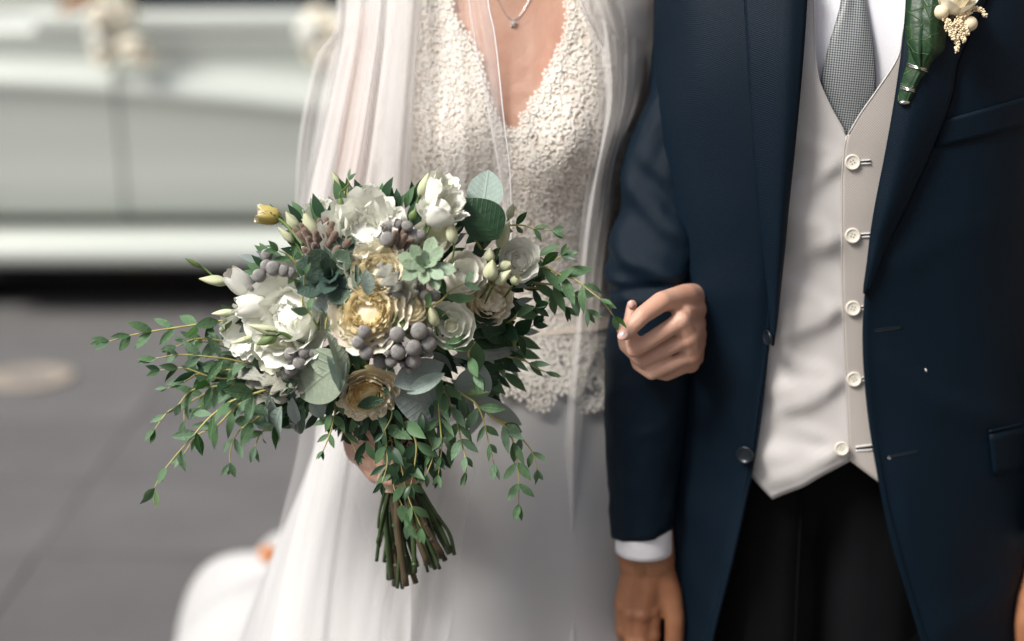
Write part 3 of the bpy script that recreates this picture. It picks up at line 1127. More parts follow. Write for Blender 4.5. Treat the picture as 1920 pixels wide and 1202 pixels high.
VL = edge_tab([(1524, -60), (1526, 40), (1532, 140), (1556, 198), (1587, 253)], WO)
VR = edge_tab([(1712, -60), (1690, 60), (1682, 105), (1640, 172), (1612, 212), (1588, 253)], WO)
CE = edge_tab([(1586, 253), (1580, 290), (1577, 350), (1577, 500), (1580, 620), (1586, 740), (1590, 866)], WO)
zv = on_torso(1587, 253, WO).z


WB = [(on_torso(1597, py, 0).x, on_torso(1597, py, 0).z) for py in (303, 440, 576, 709, 835)]


def wfold(x, z):
    d = 0.0
    for i, (bx, bz) in enumerate(WB):        # drag lines running from each button to the side
        for sl, am, w in ((.45, .0048, .010), (-.30, .0036, .008), (.10, .0030, .007)):
            t_ = (bx - x)
            if t_ > 0:
                wob = .010 * nz(x * 14, i * 3.1, sl * 9)
                d += am * math.exp(-((z - bz + sl * t_ + wob) / (w + .06 * t_)) ** 2) * smooth(t_ / .03)
    return d + wfold_soft(x, z)


def wfold_soft(x, z):
    d = .0042 * nz(x * 9, z * 10, 5.5) + .002 * nz(x * 18, z * 24, 1.5)
    d += .0042 * math.sin(z * 62 + (x - GX) * 26 + 2 * nz(x * 12, z * 5, 2)) * smooth((GX - x) / .05) * smooth((1.36 - z) / .1)   # drag lines from the buttons
    return d


def waistcoat_half(side, name):
    hem_pts = [(0, 1372, 850), (.36, 1455, 938), (1, 1589, 863)] if side < 0 else [(0, 1800, 985), (.72, 1650, 903), (1, 1589, 860)]
    hz = [(s, on_torso(px, py, WO).z) for s, px, py in hem_pts]
    out_x = on_torso(1372 if side < 0 else 1800, 800, WO).x
    def hem(s):
        for (s0, z0), (s1, z1) in zip(hz, hz[1:]):
            if s <= s1:
                return lerp(z0, z1, (s - s0) / (s1 - s0))
        return hz[-1][1]
    top = 1.57
    m_ = MB()
    rows, cols = 90, 40
    def xin(z):
        if z > zv:
            return interp(VL if side < 0 else VR, z)
        return interp(CE, z) + (.002 if side < 0 else 0)
    def fn(u, v):
        z = lerp(hem(v), top, u)
        x = lerp(out_x, xin(z), v)
        d = wfold(x, z) * (1.0 if side < 0 else .45)
        lift = .0 if side < 0 else .0035
        return (x, jy(x, z, WO) - d - lift, z)
    m_.grid(rows, cols, fn)
    return m_, xin, hem


wl, xinl, heml = waistcoat_half(-1, 'l')
waistcoat = wl.build('waistcoat', M['waistcoat'], groom, solid=.002)
wr, xinr, hemr = waistcoat_half(1, 'r')
tag(wr.build('front_panel', M['placket'], waistcoat, solid=.002), 'overlapping grey front panel with buttonholes')
# piped edges of the neckline and of the overlap
for (xf, side, lift) in ((xinl, -1, .001), (xinr, 1, .0045)):
    m_ = MB()
    pts = []
    for k in range(40):
        z = lerp(zv + .002, 1.57, k / 39)
        x = xf(z)
        pts.append((x, jy(x, z, WO) - wfold(x, z) * (1 if side < 0 else .45) - lift, z))
    m_.tube(pts, .0009, 6)
    m_.build('neck_piping', M['waistcoat'], waistcoat)
m_ = MB()
pts = []
for k in range(50):
    z = lerp(hemr(1) + .001, zv, k / 49)
    x = xinr(z)
    pts.append((x, jy(x, z, WO) - wfold(x, z) * .45 - .0045, z))
m_.tube(pts, .0007, 6)
m_.build('edge_piping', M['waistcoat'], waistcoat)
# darts in the satin
for (px, py, sd) in ((1597, 303, 1), (1597, 440, 1), (1598, 576, 1), (1600, 709, 1)):
    p = on_torso(px, py, WO)
    put_button(px, py, .0089, .0030, M['white_button'], waistcoat, WO, .0045 + wfold(p.x, p.z) * .45, (-.05, -1, .08), spin=RND.uniform(0, 1.5))
    w_ = 34 if py < 450 else 20
    for dy in (-3.2, 3.2):
        px_line([(px + 12, py + dy * .9), (px + w_, py + dy - 1)], .0009, 'buttonhole_stitch', waistcoat, M['white_thread'], .0052, WO, 6, False)
    px_line([(px + 13, py), (px + w_ - 2, py - 1)], .0012, 'buttonhole', waistcoat, M['dark_hole'], .0040, WO, 6, False)
pb_ = on_torso(1575, 835, WO)
put_button(1575, 835, .0085, .0030, M['white_button'], waistcoat, WO, .0032 + max(wfold(pb_.x + q, pb_.z + r) for q in (-.006, 0, .006) for r in (-.006, 0, .006)), (-.1, -1, .08))
for dy in (-4.5, 4.5):
    px_line([(1603, 839 + dy * .8), (1636, 836 + dy)], .0011, 'buttonhole_stitch', waistcoat, M['white_thread'], .0055, WO, 6, False)
px_line([(1604, 839), (1634, 836)], .0017, 'buttonhole', waistcoat, M['dark_hole'], .0046, WO, 6, False)

TL = [(-80, 1582), (-20, 1577), (20, 1570), (90, 1550), (160, 1537), (205, 1553), (262, 1588), (300, 1592)]
TR = [(-80, 1616), (-20, 1618), (20, 1625), (90, 1637), (160, 1641), (205, 1635), (262, 1610), (300, 1600)]
m_ = MB()
def tie_fn(u, v):
    py = lerp(-80, 300, u)
    px = lerp(interp(TL, py), interp(TR, py), v)
    p = on_torso(px, py, SO)
    s = 1 - (2 * v - 1) ** 2
    lift = .0065 + .0055 * s - .0025 * smooth((py - 150) / 100)
    lift += .0016 * math.sin(v * 9 + py * .015) * (1 - smooth((py + 20) / 150))
    p.y -= lift
    return p
m_.grid(44, 16, tie_fn)
m_.build('tie', M['tie'], groom, solid=.003, off=1)

m_ = MB()
TC = GX - .005
rings = []
for k in range(20):
    z = lerp(1.06, .69, k / 19)
    ring = ell(TC, GY, min(.184, .172 + .012 * k / 15), .118, z, 60, 2.6)
    for q in ring:
        t_ = smooth((.97 - z) / .16)
        q.y += (GY - q.y) * .55 * math.exp(-((q.x - TC) / .022) ** 2) * t_
        if q.y < GY:
            q.y -= .006 * math.exp(-((abs(q.x - TC) - .094) / .010) ** 2) * t_
        q.y += .004 * nz(q.x * 12, z * 9, 2)
    rings.append(ring)
m_.loft(rings)
for s in (-1, 1):
    rings = []
    for k in range(30):
        z = lerp(.90, .06, k / 29)
        a = interp([(.06, .085), (.45, .095), (.68, .098), (.75, .088), (.9, .08)], z)
        cx = TC + s * interp([(.06, .105), (.8, .094), (.95, .08)], z)
        ring = ell(cx, GY - .004, a, a * 1.12, z, 40, 2.0)
        for q in ring:
            r_ = math.atan2(q.y - GY, q.x - cx)
            crease = math.exp(-((r_ + math.pi / 2) / .10) ** 2) * .007
            q.y -= crease
            q.x += .003 * nz(q.x * 10, z * 4, s)
        rings.append(ring)
    m_.loft(rings)
trousers = m_.build('trousers', M['black_wool'], groom)
px_line([(1505, 890), (1502, 960), (1496, 1080), (1490, 1240)], .0012, 'fly_seam', trousers, M['black_wool'], .0, -.03, 16, False)
for s in (-1, 1):
    b_ = MB()
    rings = []
    for k, (yy, w, h) in enumerate([(.12, .03, .05), (.10, .042, .07), (.0, .045, .09), (-.08, .05, .07), (-.15, .045, .05), (-.18, .025, .03)]):
        rings.append([Vector((TC + s * .105 + w * math.cos(a), GY + yy, max(0, h / 2 + h / 2 * math.sin(a)))) for a in [2 * math.pi * q / 16 for q in range(16)]])
    b_.loft(rings)
    b_.build('shoe', M['navy_button'], groom)

# the man's body: head, neck, trunk, arms and hands in one skin
gb = MB()
rings = [ell(GX + .02, GY, interp(JA_L, z) - .035, interp(JB, z) - .035, z, 28, 2.4) for z in (1.0, 1.05, 1.1, 1.2, 1.3, 1.4, 1.48, 1.52)]
gb.loft(rings)
gb.capsule((GX, GY + .01, 1.45), .075, (GX, GY - .005, 1.62), .062)
gb.ball((GX, GY - .02, 1.74), (.078, .098, .118), nu=24, nv=16)
gb.ball((GX, GY - .055, 1.685), (.055, .062, .055), nu=18, nv=12)
gb.capsule((GX, GY - .115, 1.745), .010, (GX, GY - .135, 1.715), .014)
for s in (-1, 1):
    gb.ball((GX + s * .08, GY, 1.735), (.012, .022, .032))
    gb.capsule((GX + s * .09, GY + .02, .70), .05, (GX + s * .10, GY, .48), .05)
    gb.capsule((GX + s * .06, GY + .02, 1.0), .05, (GX + s * .09, GY + .02, .70), .05)
    gb.capsule((GX + s * .10, GY, .48), .05, (GX + s * .105, GY, .06), .035)
# right arm into the cuff
A = lambda px, py, y: at(px, py, y)
chain(gb, [(A(1350, -60, 2.10), .040), (A(1275, 40, 2.085), .026), (A(1236, 480, 2.015), .024), (A(1211, 900, 1.985), .026)])
chain(gb, [(A(1211, 900, 1.985), .028), (A(1197, 1050, 1.978), .0255)])
chain(gb, [(A(1211, 900, 1.985), .028), (A(1228, 1050, 1.975), .0255)])


def groom_hand(gb, ox, oy, mir, y0):
    P = lambda px, py, dy=0: at(ox + mir * px, oy + py, y0 + dy)
    W1, W2 = P(-16, 8, .004), P(16, 8, 0)
    k = {'i': P(8, 98, -.004), 'm': P(-10, 108, -.009), 'r': P(-29, 105, -.006), 'p': P(-45, 92, .002)}
    for kk, w in (('i', W2), ('m', W2), ('m', W1), ('r', W1), ('p', W1)):
        gb.capsule(w, .0205, k[kk], .0130 if kk != 'p' else .0122)
    gb.capsule(P(-20, 50, .006), .017, P(8, 55, .006), .019)
    fing = {'i': [(8, 148, -.010), (6, 185, .012), (2, 205, .026)], 'm': [(-11, 162, -.015), (-6, 200, .012), (-6, 215, .030)],
            'r': [(-27, 158, -.010), (-26, 194, .016), (-22, 206, .032)], 'p': [(-46, 138, .002), (-42, 168, .02), (-38, 178, .032)]}
    rad = {'i': (.0125, .0105, .0095, .0082), 'm': (.0130, .011, .0098, .0084), 'r': (.0122, .0104, .0094, .008), 'p': (.0112, .0094, .0084, .0072)}
    for kk, js in fing.items():
        chain(gb, [(k[kk], rad[kk][0])] + [(P(*j), r) for j, r in zip(js, rad[kk][1:])])
        gb.ball(k[kk] + Vector((0, -.004, 0)), rad[kk][0] * .95)
        gb.ball(P(*js[0]) + Vector((0, -.002, 0)), rad[kk][1] * 1.06)
    chain(gb, [(P(22, 22, .0), .019), (P(42, 70, -.008), .0150), (P(51, 116, -.014), .0124), (P(50, 168, -.014), .0120), (P(44, 214, -.006), .0088)])


groom_hand(gb, 1214, 1042, 1, 1.974)
chain(gb, [(A(1830, -60, 2.10), .055), (A(1965, 20, 2.10), .028), (A(2000, 480, 2.085), .028), (A(1990, 900, 2.02), .028), (A(1985, 1050, 2.00), .026)])
groom_hand(gb, 1972, 1052, -1, 2.0)
gbody = body_build(gb, M['skin_groom'], groom, .0026)
h_ = MB()
h_.ball((GX, GY - .005, 1.775), (.088, .108, .10), nu=24, nv=14, fn=lambda p: p if p.z > -.1 or p.y > .2 else Vector((p.x * .8, p.y * .6, p.z)))
h_.build('hair', M['hair_dark'], groom)

# ================================================================== THE BRIDE
BX, BYC = at(957, 400, 2.05).x, 2.165
bride = thing('person', (BX, BYC, 0), 'woman in ivory lace wedding dress and sheer veil', 'person')
BA = [(.95, .172), (1.05, .160), (1.16, .128), (1.24, .134), (1.32, .148), (1.40, .156), (1.47, .160), (1.53, .150), (1.57, .10)]
BB = [(.95, .125), (1.05, .118), (1.16, .098), (1.24, .108), (1.32, .122), (1.40, .118), (1.47, .098), (1.53, .075), (1.57, .06)]


def bust(x, z):
    d = 0
    for s in (-1, 1):
        d += .030 * math.exp(-(((x - BX - s * .075) / .055) ** 2 + ((z - 1.345) / .065) ** 2))
    return d - .006 * math.exp(-((x - BX) / .02) ** 2) * math.exp(-((z - 1.36) / .08) ** 2)


def by(x, z, off=0.0):
    a, b = interp(BA, z) + off, interp(BB, z) + off
    f = min(1.0, abs(x - BX) / a)
    return BYC - b * (1 - f ** 2.3) ** (1 / 2.3) - bust(x, z)


def on_bride(px, py, off=0.0):
    y = 2.05
    for _ in range(8):
        p = at(px, py, y)
        y = by(p.x, p.z, off)
    return at(px, py, y)


bb = MB()
rings = []
for z in [lerp(.9, 1.57, k / 24) for k in range(25)]:
    r_ = ell(BX, BYC, interp(BA, z), interp(BB, z), z, 48, 2.3)
    for q in r_:
        if q.y < BYC:
            q.y -= bust(q.x, z) * min(1, (BYC - q.y) / .06)
    rings.append(r_)
bb.loft(rings)
bb.capsule((BX, BYC + .01, 1.50), .058, (BX, BYC, 1.64), .050)
bb.ball((BX, BYC - .02, 1.74), (.070, .090, .108), nu=24, nv=16)
bb.ball((BX, BYC - .05, 1.69), (.050, .055, .05), nu=18, nv=12)
bb.capsule((BX, BYC - .103, 1.742), .008, (BX, BYC - .122, 1.717), .011)
for s in (-1, 1):
    bb.capsule((BX + s * .02, BYC - .055, 1.515), .012, (BX + s * .13, BYC - .03, 1.545), .013)     # collar bones
    bb.capsule((BX + s * .08, BYC, .95), .085, (BX + s * .085, BYC, .50), .055)
    bb.capsule((BX + s * .085, BYC, .50), .055, (BX + s * .085, BYC, .07), .036)
    bb.capsule((BX + s * .085, BYC, .05), .03, (BX + s * .09, BYC - .14, .03), .025)
# right arm bent to the bouquet
chain(bb, [((BX - .116, BYC + .02, 1.50), .044), (A(712, 60, 2.19), .036), (A(664, 440, 2.20), .034), (A(660, 660, 2.06), .031), (A(682, 838, 1.915), .0235)])
# left arm passes behind his arm and comes out over the sleeve
chain(bb, [((BX + .150, BYC + .01, 1.50), .046), (A(1160, 80, 2.25), .036), (A(1200, 430, 2.28), .034), (A(1322, 530, 2.15), .028), (A(1332, 572, 2.06), .0225)])
# left hand resting on the sleeve
P = lambda px, py, y: at(px, py, y)
Wt, Wb = P(1322, 562, 2.055), P(1318, 594, 2.060)
k_ = {'i': P(1276, 602, 1.888), 'm': P(1290, 634, 1.894), 'r': P(1294, 666, 1.904), 'p': P(1294, 682, 1.918)}
bb.capsule(Wt, .0180, k_['i'], .0122); bb.capsule(Wt, .0175, k_['m'], .0122)
bb.capsule(Wb, .0185, k_['r'], .0120); bb.capsule(Wb, .0175, k_['p'], .0115); bb.capsule(Wb, .0185, k_['m'], .0120)
fing = {'i': [(1189, 657, 1.872), (1179, 612, 1.884), (1185, 572, 1.896)], 'm': [(1204, 676, 1.890), (1172, 648, 1.898), (1165, 610, 1.902)],
        'r': [(1222, 700, 1.890), (1196, 684, 1.908), (1186, 660, 1.914)], 'p': [(1250, 703, 1.910), (1224, 698, 1.922), (1208, 686, 1.926)]}
rad = {'i': (.0104, .0088, .0077, .0063), 'm': (.0100, .0085, .0076, .0063), 'r': (.0095, .0081, .0072, .0060), 'p': (.0089, .0074, .0066, .0057)}
for kk, js in fing.items():
    chain(bb, [(k_[kk], rad[kk][0])] + [(P(*j), r) for j, r in zip(js, rad[kk][1:])])
    bb.ball(k_[kk] + Vector((0, -.002, .001)), rad[kk][0] * 1.05)
for a_, b_ in (('i', 'm'), ('m', 'r'), ('r', 'p')):
    bb.capsule(k_[a_], .0112, k_[b_], .0108)
chain(bb, [(P(1314, 574, 1.975), .0150), (P(1312, 630, 1.985), .0155), (P(1306, 668, 1.992), .0135)])
chain(bb, [(k_['m'] + Vector((.004, .018, .004)), .0120), (P(1312, 630, 1.985), .0150)])
chain(bb, [(k_['i'] + Vector((.004, .016, .004)), .0120), (P(1314, 574, 1.975), .0150)])
chain(bb, [(k_['p'] + Vector((.004, .014, .004)), .0105), (P(1306, 668, 1.992), .0135)])
chain(bb, [(P(1316, 556, 1.99), .0165), (P(1285, 556, 1.93), .0150), (P(1240, 566, 1.885), .0120), (P(1205, 591, 1.866), .0104), (P(1173, 625, 1.858), .0084)])
# right hand closed round the stems
W = P(684, 846, 1.905)
k2 = [P(700, 812, 1.862), P(698, 838, 1.858), P(700, 864, 1.858), P(705, 888, 1.862)]
for q in k2:
    bb.capsule(W, .0185, q, .0118)
for i, (q, py) in enumerate(zip(k2, (812, 839, 867, 893))):
    r0 = (.0112, .0113, .0108, .0096)[i]
    chain(bb, [(q, r0), (P(722, py + 4, 1.822), r0 * .9), (P(754, py + 8, 1.816), r0 * .82), (P(774, py + 8, 1.834), r0 * .7)])
chain(bb, [(W, .018), (P(704, 792, 1.875), .0135), (P(736, 782, 1.842), .0112), (P(768, 792, 1.834), .0088)])
bbody = body_build(bb, M['skin_bride'], bride, .0024)
nail(bbody, P(1168, 628, 1.8505), (-.25, -.86, .42), (-.72, 0, -.62), .0140, .0112)
nail(bbody, P(1183, 571, 1.8868), (-.1, -.95, .2), (.1, 0, 1), .0095, .0082)
nail(bbody, P(1166, 610, 1.8900), (-.45, -.85, .1), (-.15, 0, 1), .0090, .0075)
h_ = MB()
h_.ball((BX, BYC + .02, 1.775), (.082, .105, .095), nu=24, nv=14)
h_.ball((BX, BYC + .12, 1.72), (.06, .05, .055), nu=18, nv=10)
h_.build('hair', M['hair_dark'], bride)
# necklace
nk = MB()
pe = on_bride(962, 38, .001)
nk.tube(curve([(BX - .075, BYC - .02, 1.60), on_bride(905, -60, .0015), pe, on_bride(1020, -60, .0015), (BX + .075, BYC - .02, 1.60)], 30), .0005, 5)
neck = nk.build('necklace', M['chain'], bride)
for k, (dx, dz, r) in enumerate([(0, 0, .0026), (-.003, .0019, .0014), (.003, .0019, .0014), (0, .0038, .0014), (-.0022, -.0027, .0013), (.0022, -.0027, .0013)]):
    b_ = MB(); b_.ball(pe + Vector((dx, -.003, dz - .004)), r, nu=8, nv=5); b_.build('pendant_stone', M['gem'], neck, False)

# dress: skirt, lining, lace
SKA = [(0, .52), (.35, .42), (.67, .322), (.85, .268), (.97, .232), (1.06, .188), (1.14, .140), (1.18, .131)]
SKB = [(0, .42), (.35, .33), (.67, .235), (.85, .185), (.97, .155), (1.06, .132), (1.14, .106), (1.18, .101)]
sk = MB()
def skirt_fn(u, v):
    z = lerp(.012, 1.18, u)
    th = 2 * math.pi * v
    a, b = interp(SKA, z), interp(SKB, z)
    k = smooth((1.12 - z) / .5)
    d = k * (.011 * math.sin(th * 9 + 1.5 * math.sin(th * 3)) + .003 * math.sin(th * 23 + 2 + z * 2) + .010 * nz(math.cos(th) * 3, math.sin(th) * 3, z * 1.5))
    d *= .35 + .65 * smooth((.95 - z) / .6)
    cx = BX - .035 * smooth((1.1 - z) / .5)
    return (cx + (a + d) * math.cos(th), BYC + .01 + (b + d) * math.sin(th), z)
sk.grid(90, 180, skirt_fn, wrap=True)
dress = sk.build('dress', M['crepe'], bride)

# neckline table: z -> x of the lace edge
NL = sorted([(p.z, p.x) for p in [on_bride(px, py, .004) for px, py in [(815, -90), (832, -20), (850, 40), (880, 90), (900, 150), (915, 200), (934, 243)]]])
NR = sorted([(p.z, p.x) for p in [on_bride(px, py, .004) for px, py in [(1088, -90), (1076, -20), (1066, 60), (1040, 130), (1012, 185), (990, 215), (982, 243)]]])
zn = on_bride(958, 244, .004).z


def bodice(off, z0, name, mat, parent, n=70):
    m_ = MB()
    for side in (-1, 1):
        def fn(u, v):
            z = lerp(z0, 1.56, u)
            a, b = interp(BA, z) + off, interp(BB, z) + off
            if z < 1.13:
                t_ = smooth((1.13 - z) / .10)
                a = lerp(a, interp(SKA, z) + .006, t_); b = lerp(b, interp(SKB, z) + .006, t_)
            if z > zn:
                xe = interp(NL if side < 0 else NR, z)
            else:
                w = max(0, 1 - (zn - z) / .012) * .5
                xe = lerp(BX, interp(NL if side < 0 else NR, zn), w)
            f0 = min(.98, max(0.0, side * (xe - BX) / a))
            ph = lerp(math.asin(f0 ** 1.15), math.pi, v)
            s_, c_ = math.sin(ph), math.cos(ph)
            x = a * abs(s_) ** (2 / 2.3)
            y = -b * math.copysign(abs(c_) ** (2 / 2.3), c_)
            X = BX + side * x
            return (X, BYC + y - (bust(X, z) if c_ > 0 else 0) * min(1, max(0, c_ * 2)), z)
        m_.grid(n, 50, fn)
    return m_.build(name, mat, parent)


bodice(.0050, 1.10, 'bodice_lining', M['nude_lining'], dress)


def dress_front(x, z, off):
    y = by(x, z, off) if z > 1.02 else 9
    if z < 1.13:
        a, b = interp(SKA, z) + .006 + off, interp(SKB, z) + .006 + off
        f = min(1, abs(x - BX + .02) / a)
        ys = BYC + .01 - b * math.sqrt(max(0, 1 - f * f))
        t_ = smooth((1.13 - z) / .10)
        y = lerp(y, ys, t_) if y < 8 else ys
    return y


def nrm_front(x, z, off):
    e = .004
    dx = (dress_front(x + e, z, off) - dress_front(x - e, z, off)) / (2 * e)
    dz = (dress_front(x, z + e, off) - dress_front(x, z - e, off)) / (2 * e)
    return Vector((dx, -1, dz)).normalized()


def rosette(mb, x, z, s, rot, off, kind, rr):
    """a little lace motif lying on the dress: rings, petals or scrolls of raised thread"""
    def put(dx, dz, h=.0):
        X, Z = x + dx, z + dz
        return Vector((X, dress_front(X, Z, off) - h, Z))
    if kind == 0:                # flower with open centre
        n = rr.choice((5, 6, 7))
        for k in range(n):
            a = rot + 2 * math.pi * k / n
            w = math.pi / n * .82
            c0 = put(math.cos(a) * s * .32, math.sin(a) * s * .32, .0006)
            c1 = put(math.cos(a - w) * s * .72, math.sin(a - w) * s * .72, .0007)
            c2 = put(math.cos(a) * s, math.sin(a) * s, .0008)
            c3 = put(math.cos(a + w) * s * .72, math.sin(a + w) * s * .72, .0009)
            mb.add([c0, c1, c2, c3], [(0, 1, 2, 3)])
    elif kind == 1:              # ring
        n = 10
        vs, fs = [], []
        for k in range(n):
            a = rot + 2 * math.pi * k / n
            for r, h in ((s * .52, .0004), (s * .74, .0010), (s * .92, .0005)):
                vs.append(put(math.cos(a) * r, math.sin(a) * r, h))
        for k in range(n):
            q = (k + 1) % n
            for j in range(2):
                fs.append((k * 3 + j, q * 3 + j, q * 3 + j + 1, k * 3 + j + 1))
        mb.add(vs, fs)
    else:                        # leafy scroll
        n = 7
        vs, fs = [], []
        for k in range(n):
            t_ = k / (n - 1)
            a = rot + 1.9 * (t_ - .5)
            w = s * .34 * math.sin(math.pi * (t_ * .9 + .05))
            r = s * .9
            cx, cz = math.cos(rot) * s * .9, math.sin(rot) * s * .9
            for sg, h in ((-1, .0004), (0, .0010), (1, .0004)):
                vs.append(put(math.cos(a) * (r + sg * w) - cx, math.sin(a) * (r + sg * w) - cz, h))
        for k in range(n - 1):
            for j in range(2):
                fs.append((k * 3 + j, k * 3 + 3 + j, k * 3 + 4 + j, k * 3 + 1 + j))
        mb.add(vs, fs)


def lace_region(x, z):
    """inside the lace overlay?"""
    if z > zn and interp(NL, z) < x < interp(NR, z):
        return False
    a = interp(BA, max(z, 1.14)) + .03
    return abs(x - BX) < a


lr = random.Random(5)
lc = MB()
# ground net of threads, then motifs
z = 1.035
while z < 1.545:
    x = BX - .17
    while x < BX + .17:
        jx, jz = x + lr.uniform(-.003, .003), z + lr.uniform(-.003, .003)
        if lace_region(jx, jz):
            k = lr.random()
            rosette(lc, jx, jz, lr.choice((.003, .004, .005, .006, .008)), lr.uniform(0, 6.28), .0055 + lr.uniform(0, .001), 0 if k < .56 else (1 if k < .63 else 2), lr)
        x += .0066
    z += .0062
row = 0
z = 1.05
while z < 1.54:                     # the larger flowers and leaves of the pattern
    x = BX - .165 + (row % 2) * .014
    while x < BX + .17:
        jx, jz = x + lr.uniform(-.003, .003), z + lr.uniform(-.003, .003)
        if lace_region(jx, jz):
            r0, s0 = lr.uniform(0, 6.28), lr.uniform(.0095, .0125)
            rosette(lc, jx, jz, s0, r0, .0066, 0, lr)
            rosette(lc, jx, jz, s0 * .36, r0, .0072, 1, lr)
            for q in range(3):
                a_ = r0 + q * 2.1
                if lace_region(jx + math.cos(a_) * s0 * 1.45, jz + math.sin(a_) * s0 * 1.45):
                    rosette(lc, jx + math.cos(a_) * s0 * 1.45, jz + math.sin(a_) * s0 * 1.45, s0 * .62, a_, .0064, 2, lr)
        x += .028
    z += .0225
    row += 1
lace = tag(lc.build('lace', M['lace'], dress, False), kind='stuff')
# scalloped edge: each motif along the neckline and the hem of the lace is a piece
def motif(x, z, s, rot, off=.0075):
    mb = MB()
    for k in range(3):
        rosette(mb, x + math.cos(rot + k * 2.1) * s * .45, z + math.sin(rot + k * 2.1) * s * .45, s * .72, rot + k, off, 0, lr)
    rosette(mb, x, z, s * .6, rot, off + .001, 1, lr)
    mb.build('lace_motif', M['lace'], dress, False)
for tab, n in ((NL, 15), (NR, 15)):
    for k in range(n):
        z = lerp(zn, 1.535, (k + .2) / n)
        x = interp(tab, z) + lr.uniform(-.002, .002)
        motif(x, z, lr.uniform(.0085, .0115), lr.uniform(0, 6))
for k in range(5):
    motif(lerp(interp(NL, zn), interp(NR, zn), k / 4), zn - .004, .009, lr.uniform(0, 6))
for k in range(26):
    px = lerp(690, 1180, k / 25)
    py = 735 + 22 * math.sin(k * 1.25) + (px - 950) * .02
    y = 2.03
    for _ in range(6):
        p = at(px, py, y); y = dress_front(p.x, p.z, .006)
    motif(p.x, p.z, lr.uniform(.010, .014), lr.uniform(0, 6), .008)
    rosette_mb = MB()
# crepe overlay hem between lace and skirt
ov = MB()
def ov_fn(u, v):
    z = lerp(1.035, 1.17, u)
    th = lerp(math.pi * 1.02, math.pi * 1.98, v)
    a, b = interp(SKA, z) + .004, interp(SKB, z) + .004
    if z > 1.13:
        a = max(a, interp(BA, z) + .005); b = max(b, interp(BB, z) + .005)
    zz = z + (.008 * abs(math.sin(v * 26)) if u == 0 else 0)
    return (BX - .01 + a * math.cos(th), BYC + .01 + b * math.sin(th), zz)
ov.grid(14, 160, ov_fn)
ov.build('lace_peplum', M['crepe'], dress)

# train gathered on the ground behind her
tr = MB()
def train_fn(u, v):
    th = lerp(math.pi * .55, math.pi * 1.55, v)
    r = lerp(.10, 1.0, u)
    c = Vector((-.37, 3.30, 0))
    dome = (1 - u ** 2.6) ** .55 if u < 1 else 0
    fold = .020 * math.sin(th * 9 + u * 2) * u + .03 * nz(math.cos(th) * 2, math.sin(th) * 2, u * 2)
    x = c.x + (.36 * r + fold) * math.cos(th) + .45 * max(0, math.sin(th))*0
    y = c.y + (.40 * r + fold) * math.sin(th)
    return (x, y, .016 + (.285 + fold * .6) * dome)
tr.grid(36, 90, lambda u, v: train_fn(u, v))
def train2(u, v):
    q = Vector(train_fn(u, 0 if v < .5 else 1))
    return q
tr.grid(36, 40, lambda u, v: (Vector(train_fn(u, 1)).lerp(Vector((.15 + .3 * u, 3.2 - .9 * u, Vector(train_fn(u, 1)).z)), v)))
tr.grid(36, 40, lambda u, v: (Vector(train_fn(u, 0)).lerp(Vector((.15 + .3 * u, 3.2 + .3 * u, Vector(train_fn(u, 0)).z)), v)))
tr.build('train', M['crepe'], dress)
b_ = MB()
c = at(503, 1040, 3.25)  # blossom form made up for an orange spot of unknown nature
for k in range(8):
    a = k * .8
    b_.ball(c + Vector((math.cos(a) * .010, .003 * (k % 2), math.sin(a) * .010)), (.011, .009, .011), nu=8, nv=6)
M['peach'] = petal_mat('peach_spot', (0.72, 0.26, 0.09), (0.74, 0.40, 0.2))
tag(b_.build('blossom', M['peach'], None), 'small unidentified peach orange spot, shaped as a blossom, lying on top of the gathered white train', 'flower')

# ---- veil
def veil_sheet(mb, inner, outer, ytab, p0, p1, rows, cols, amp, freq, seed, ybulge=0.0):
    def fn(u, v):
        py = lerp(p0, p1, u)
        px = lerp(interp(outer, py), interp(inner, py), v)
        y = interp(ytab, py)
        ph = v * freq * 2 * math.pi + 1.3 * math.sin(v * 7 + seed) + .5 * math.sin(py * .004 + seed)
        am_ = amp * (1 - .6 * smooth((py - 480) / 300))
        d = am_ * (math.sin(ph) + .5 * math.sin(ph * 2.3 + seed)) * (.5 + .5 * smooth((py + 250) / 500)) + .006 * nz(v * 5, py * .004, seed)
        return at(px, py, y + d + ybulge * (1 - v) ** 2)
    mb.grid(rows, cols, fn)


VO = [(-330, 870), (-200, 735), (-60, 645), (0, 636), (60, 630), (100, 624), (250, 592), (400, 558), (600, 545), (800, 563), (1000, 520), (1202, 478), (1700, 400)]
VI = [(-330, 915), (-200, 912), (0, 915), (66, 928), (233, 946), (328, 957), (500, 955), (800, 905), (1202, 840), (1700, 800)]
VM = [(-330, 900), (-200, 872), (0, 880), (84, 892), (255, 925), (400, 945), (600, 930), (1202, 800), (1700, 760)]
VY = [(-330, 2.14), (-200, 2.06), (-60, 2.045), (60, 2.015), (250, 1.985), (450, 1.985), (600, 1.975), (800, 1.955), (1202, 1.885), (1700, 1.72)]
vb = MB()
vs_ = MB()
veil_sheet(vs_, VI, VO, VY, -330, 1700, 120, 90, .011, 3.5, 1.0, .10)
veil_sheet(vs_, VI, VM, [(p, y - .004) for p, y in VY], -330, 560, 60, 14, .003, 1.0, 3.0, 0)
VK = [(-330, 880), (-200, 830), (0, 792), (300, 772), (600, 770), (1202, 770), (1700, 760)]
veil_sheet(vb, VK, [(p, x + 30) for p, x in VO], [(p, y + .020) for p, y in VY], -330, 1500, 100, 70, .012, 2.3, 4.0, .09)
veil_sheet(vb, [(p, x + 120) for p, x in VO], [(p, x - (30 if 60 < p < 350 else 5)) for p, x in VO], [(p, y + .22) for p, y in VY], -330, 520, 60, 36, .012, 2.0, 5.0)
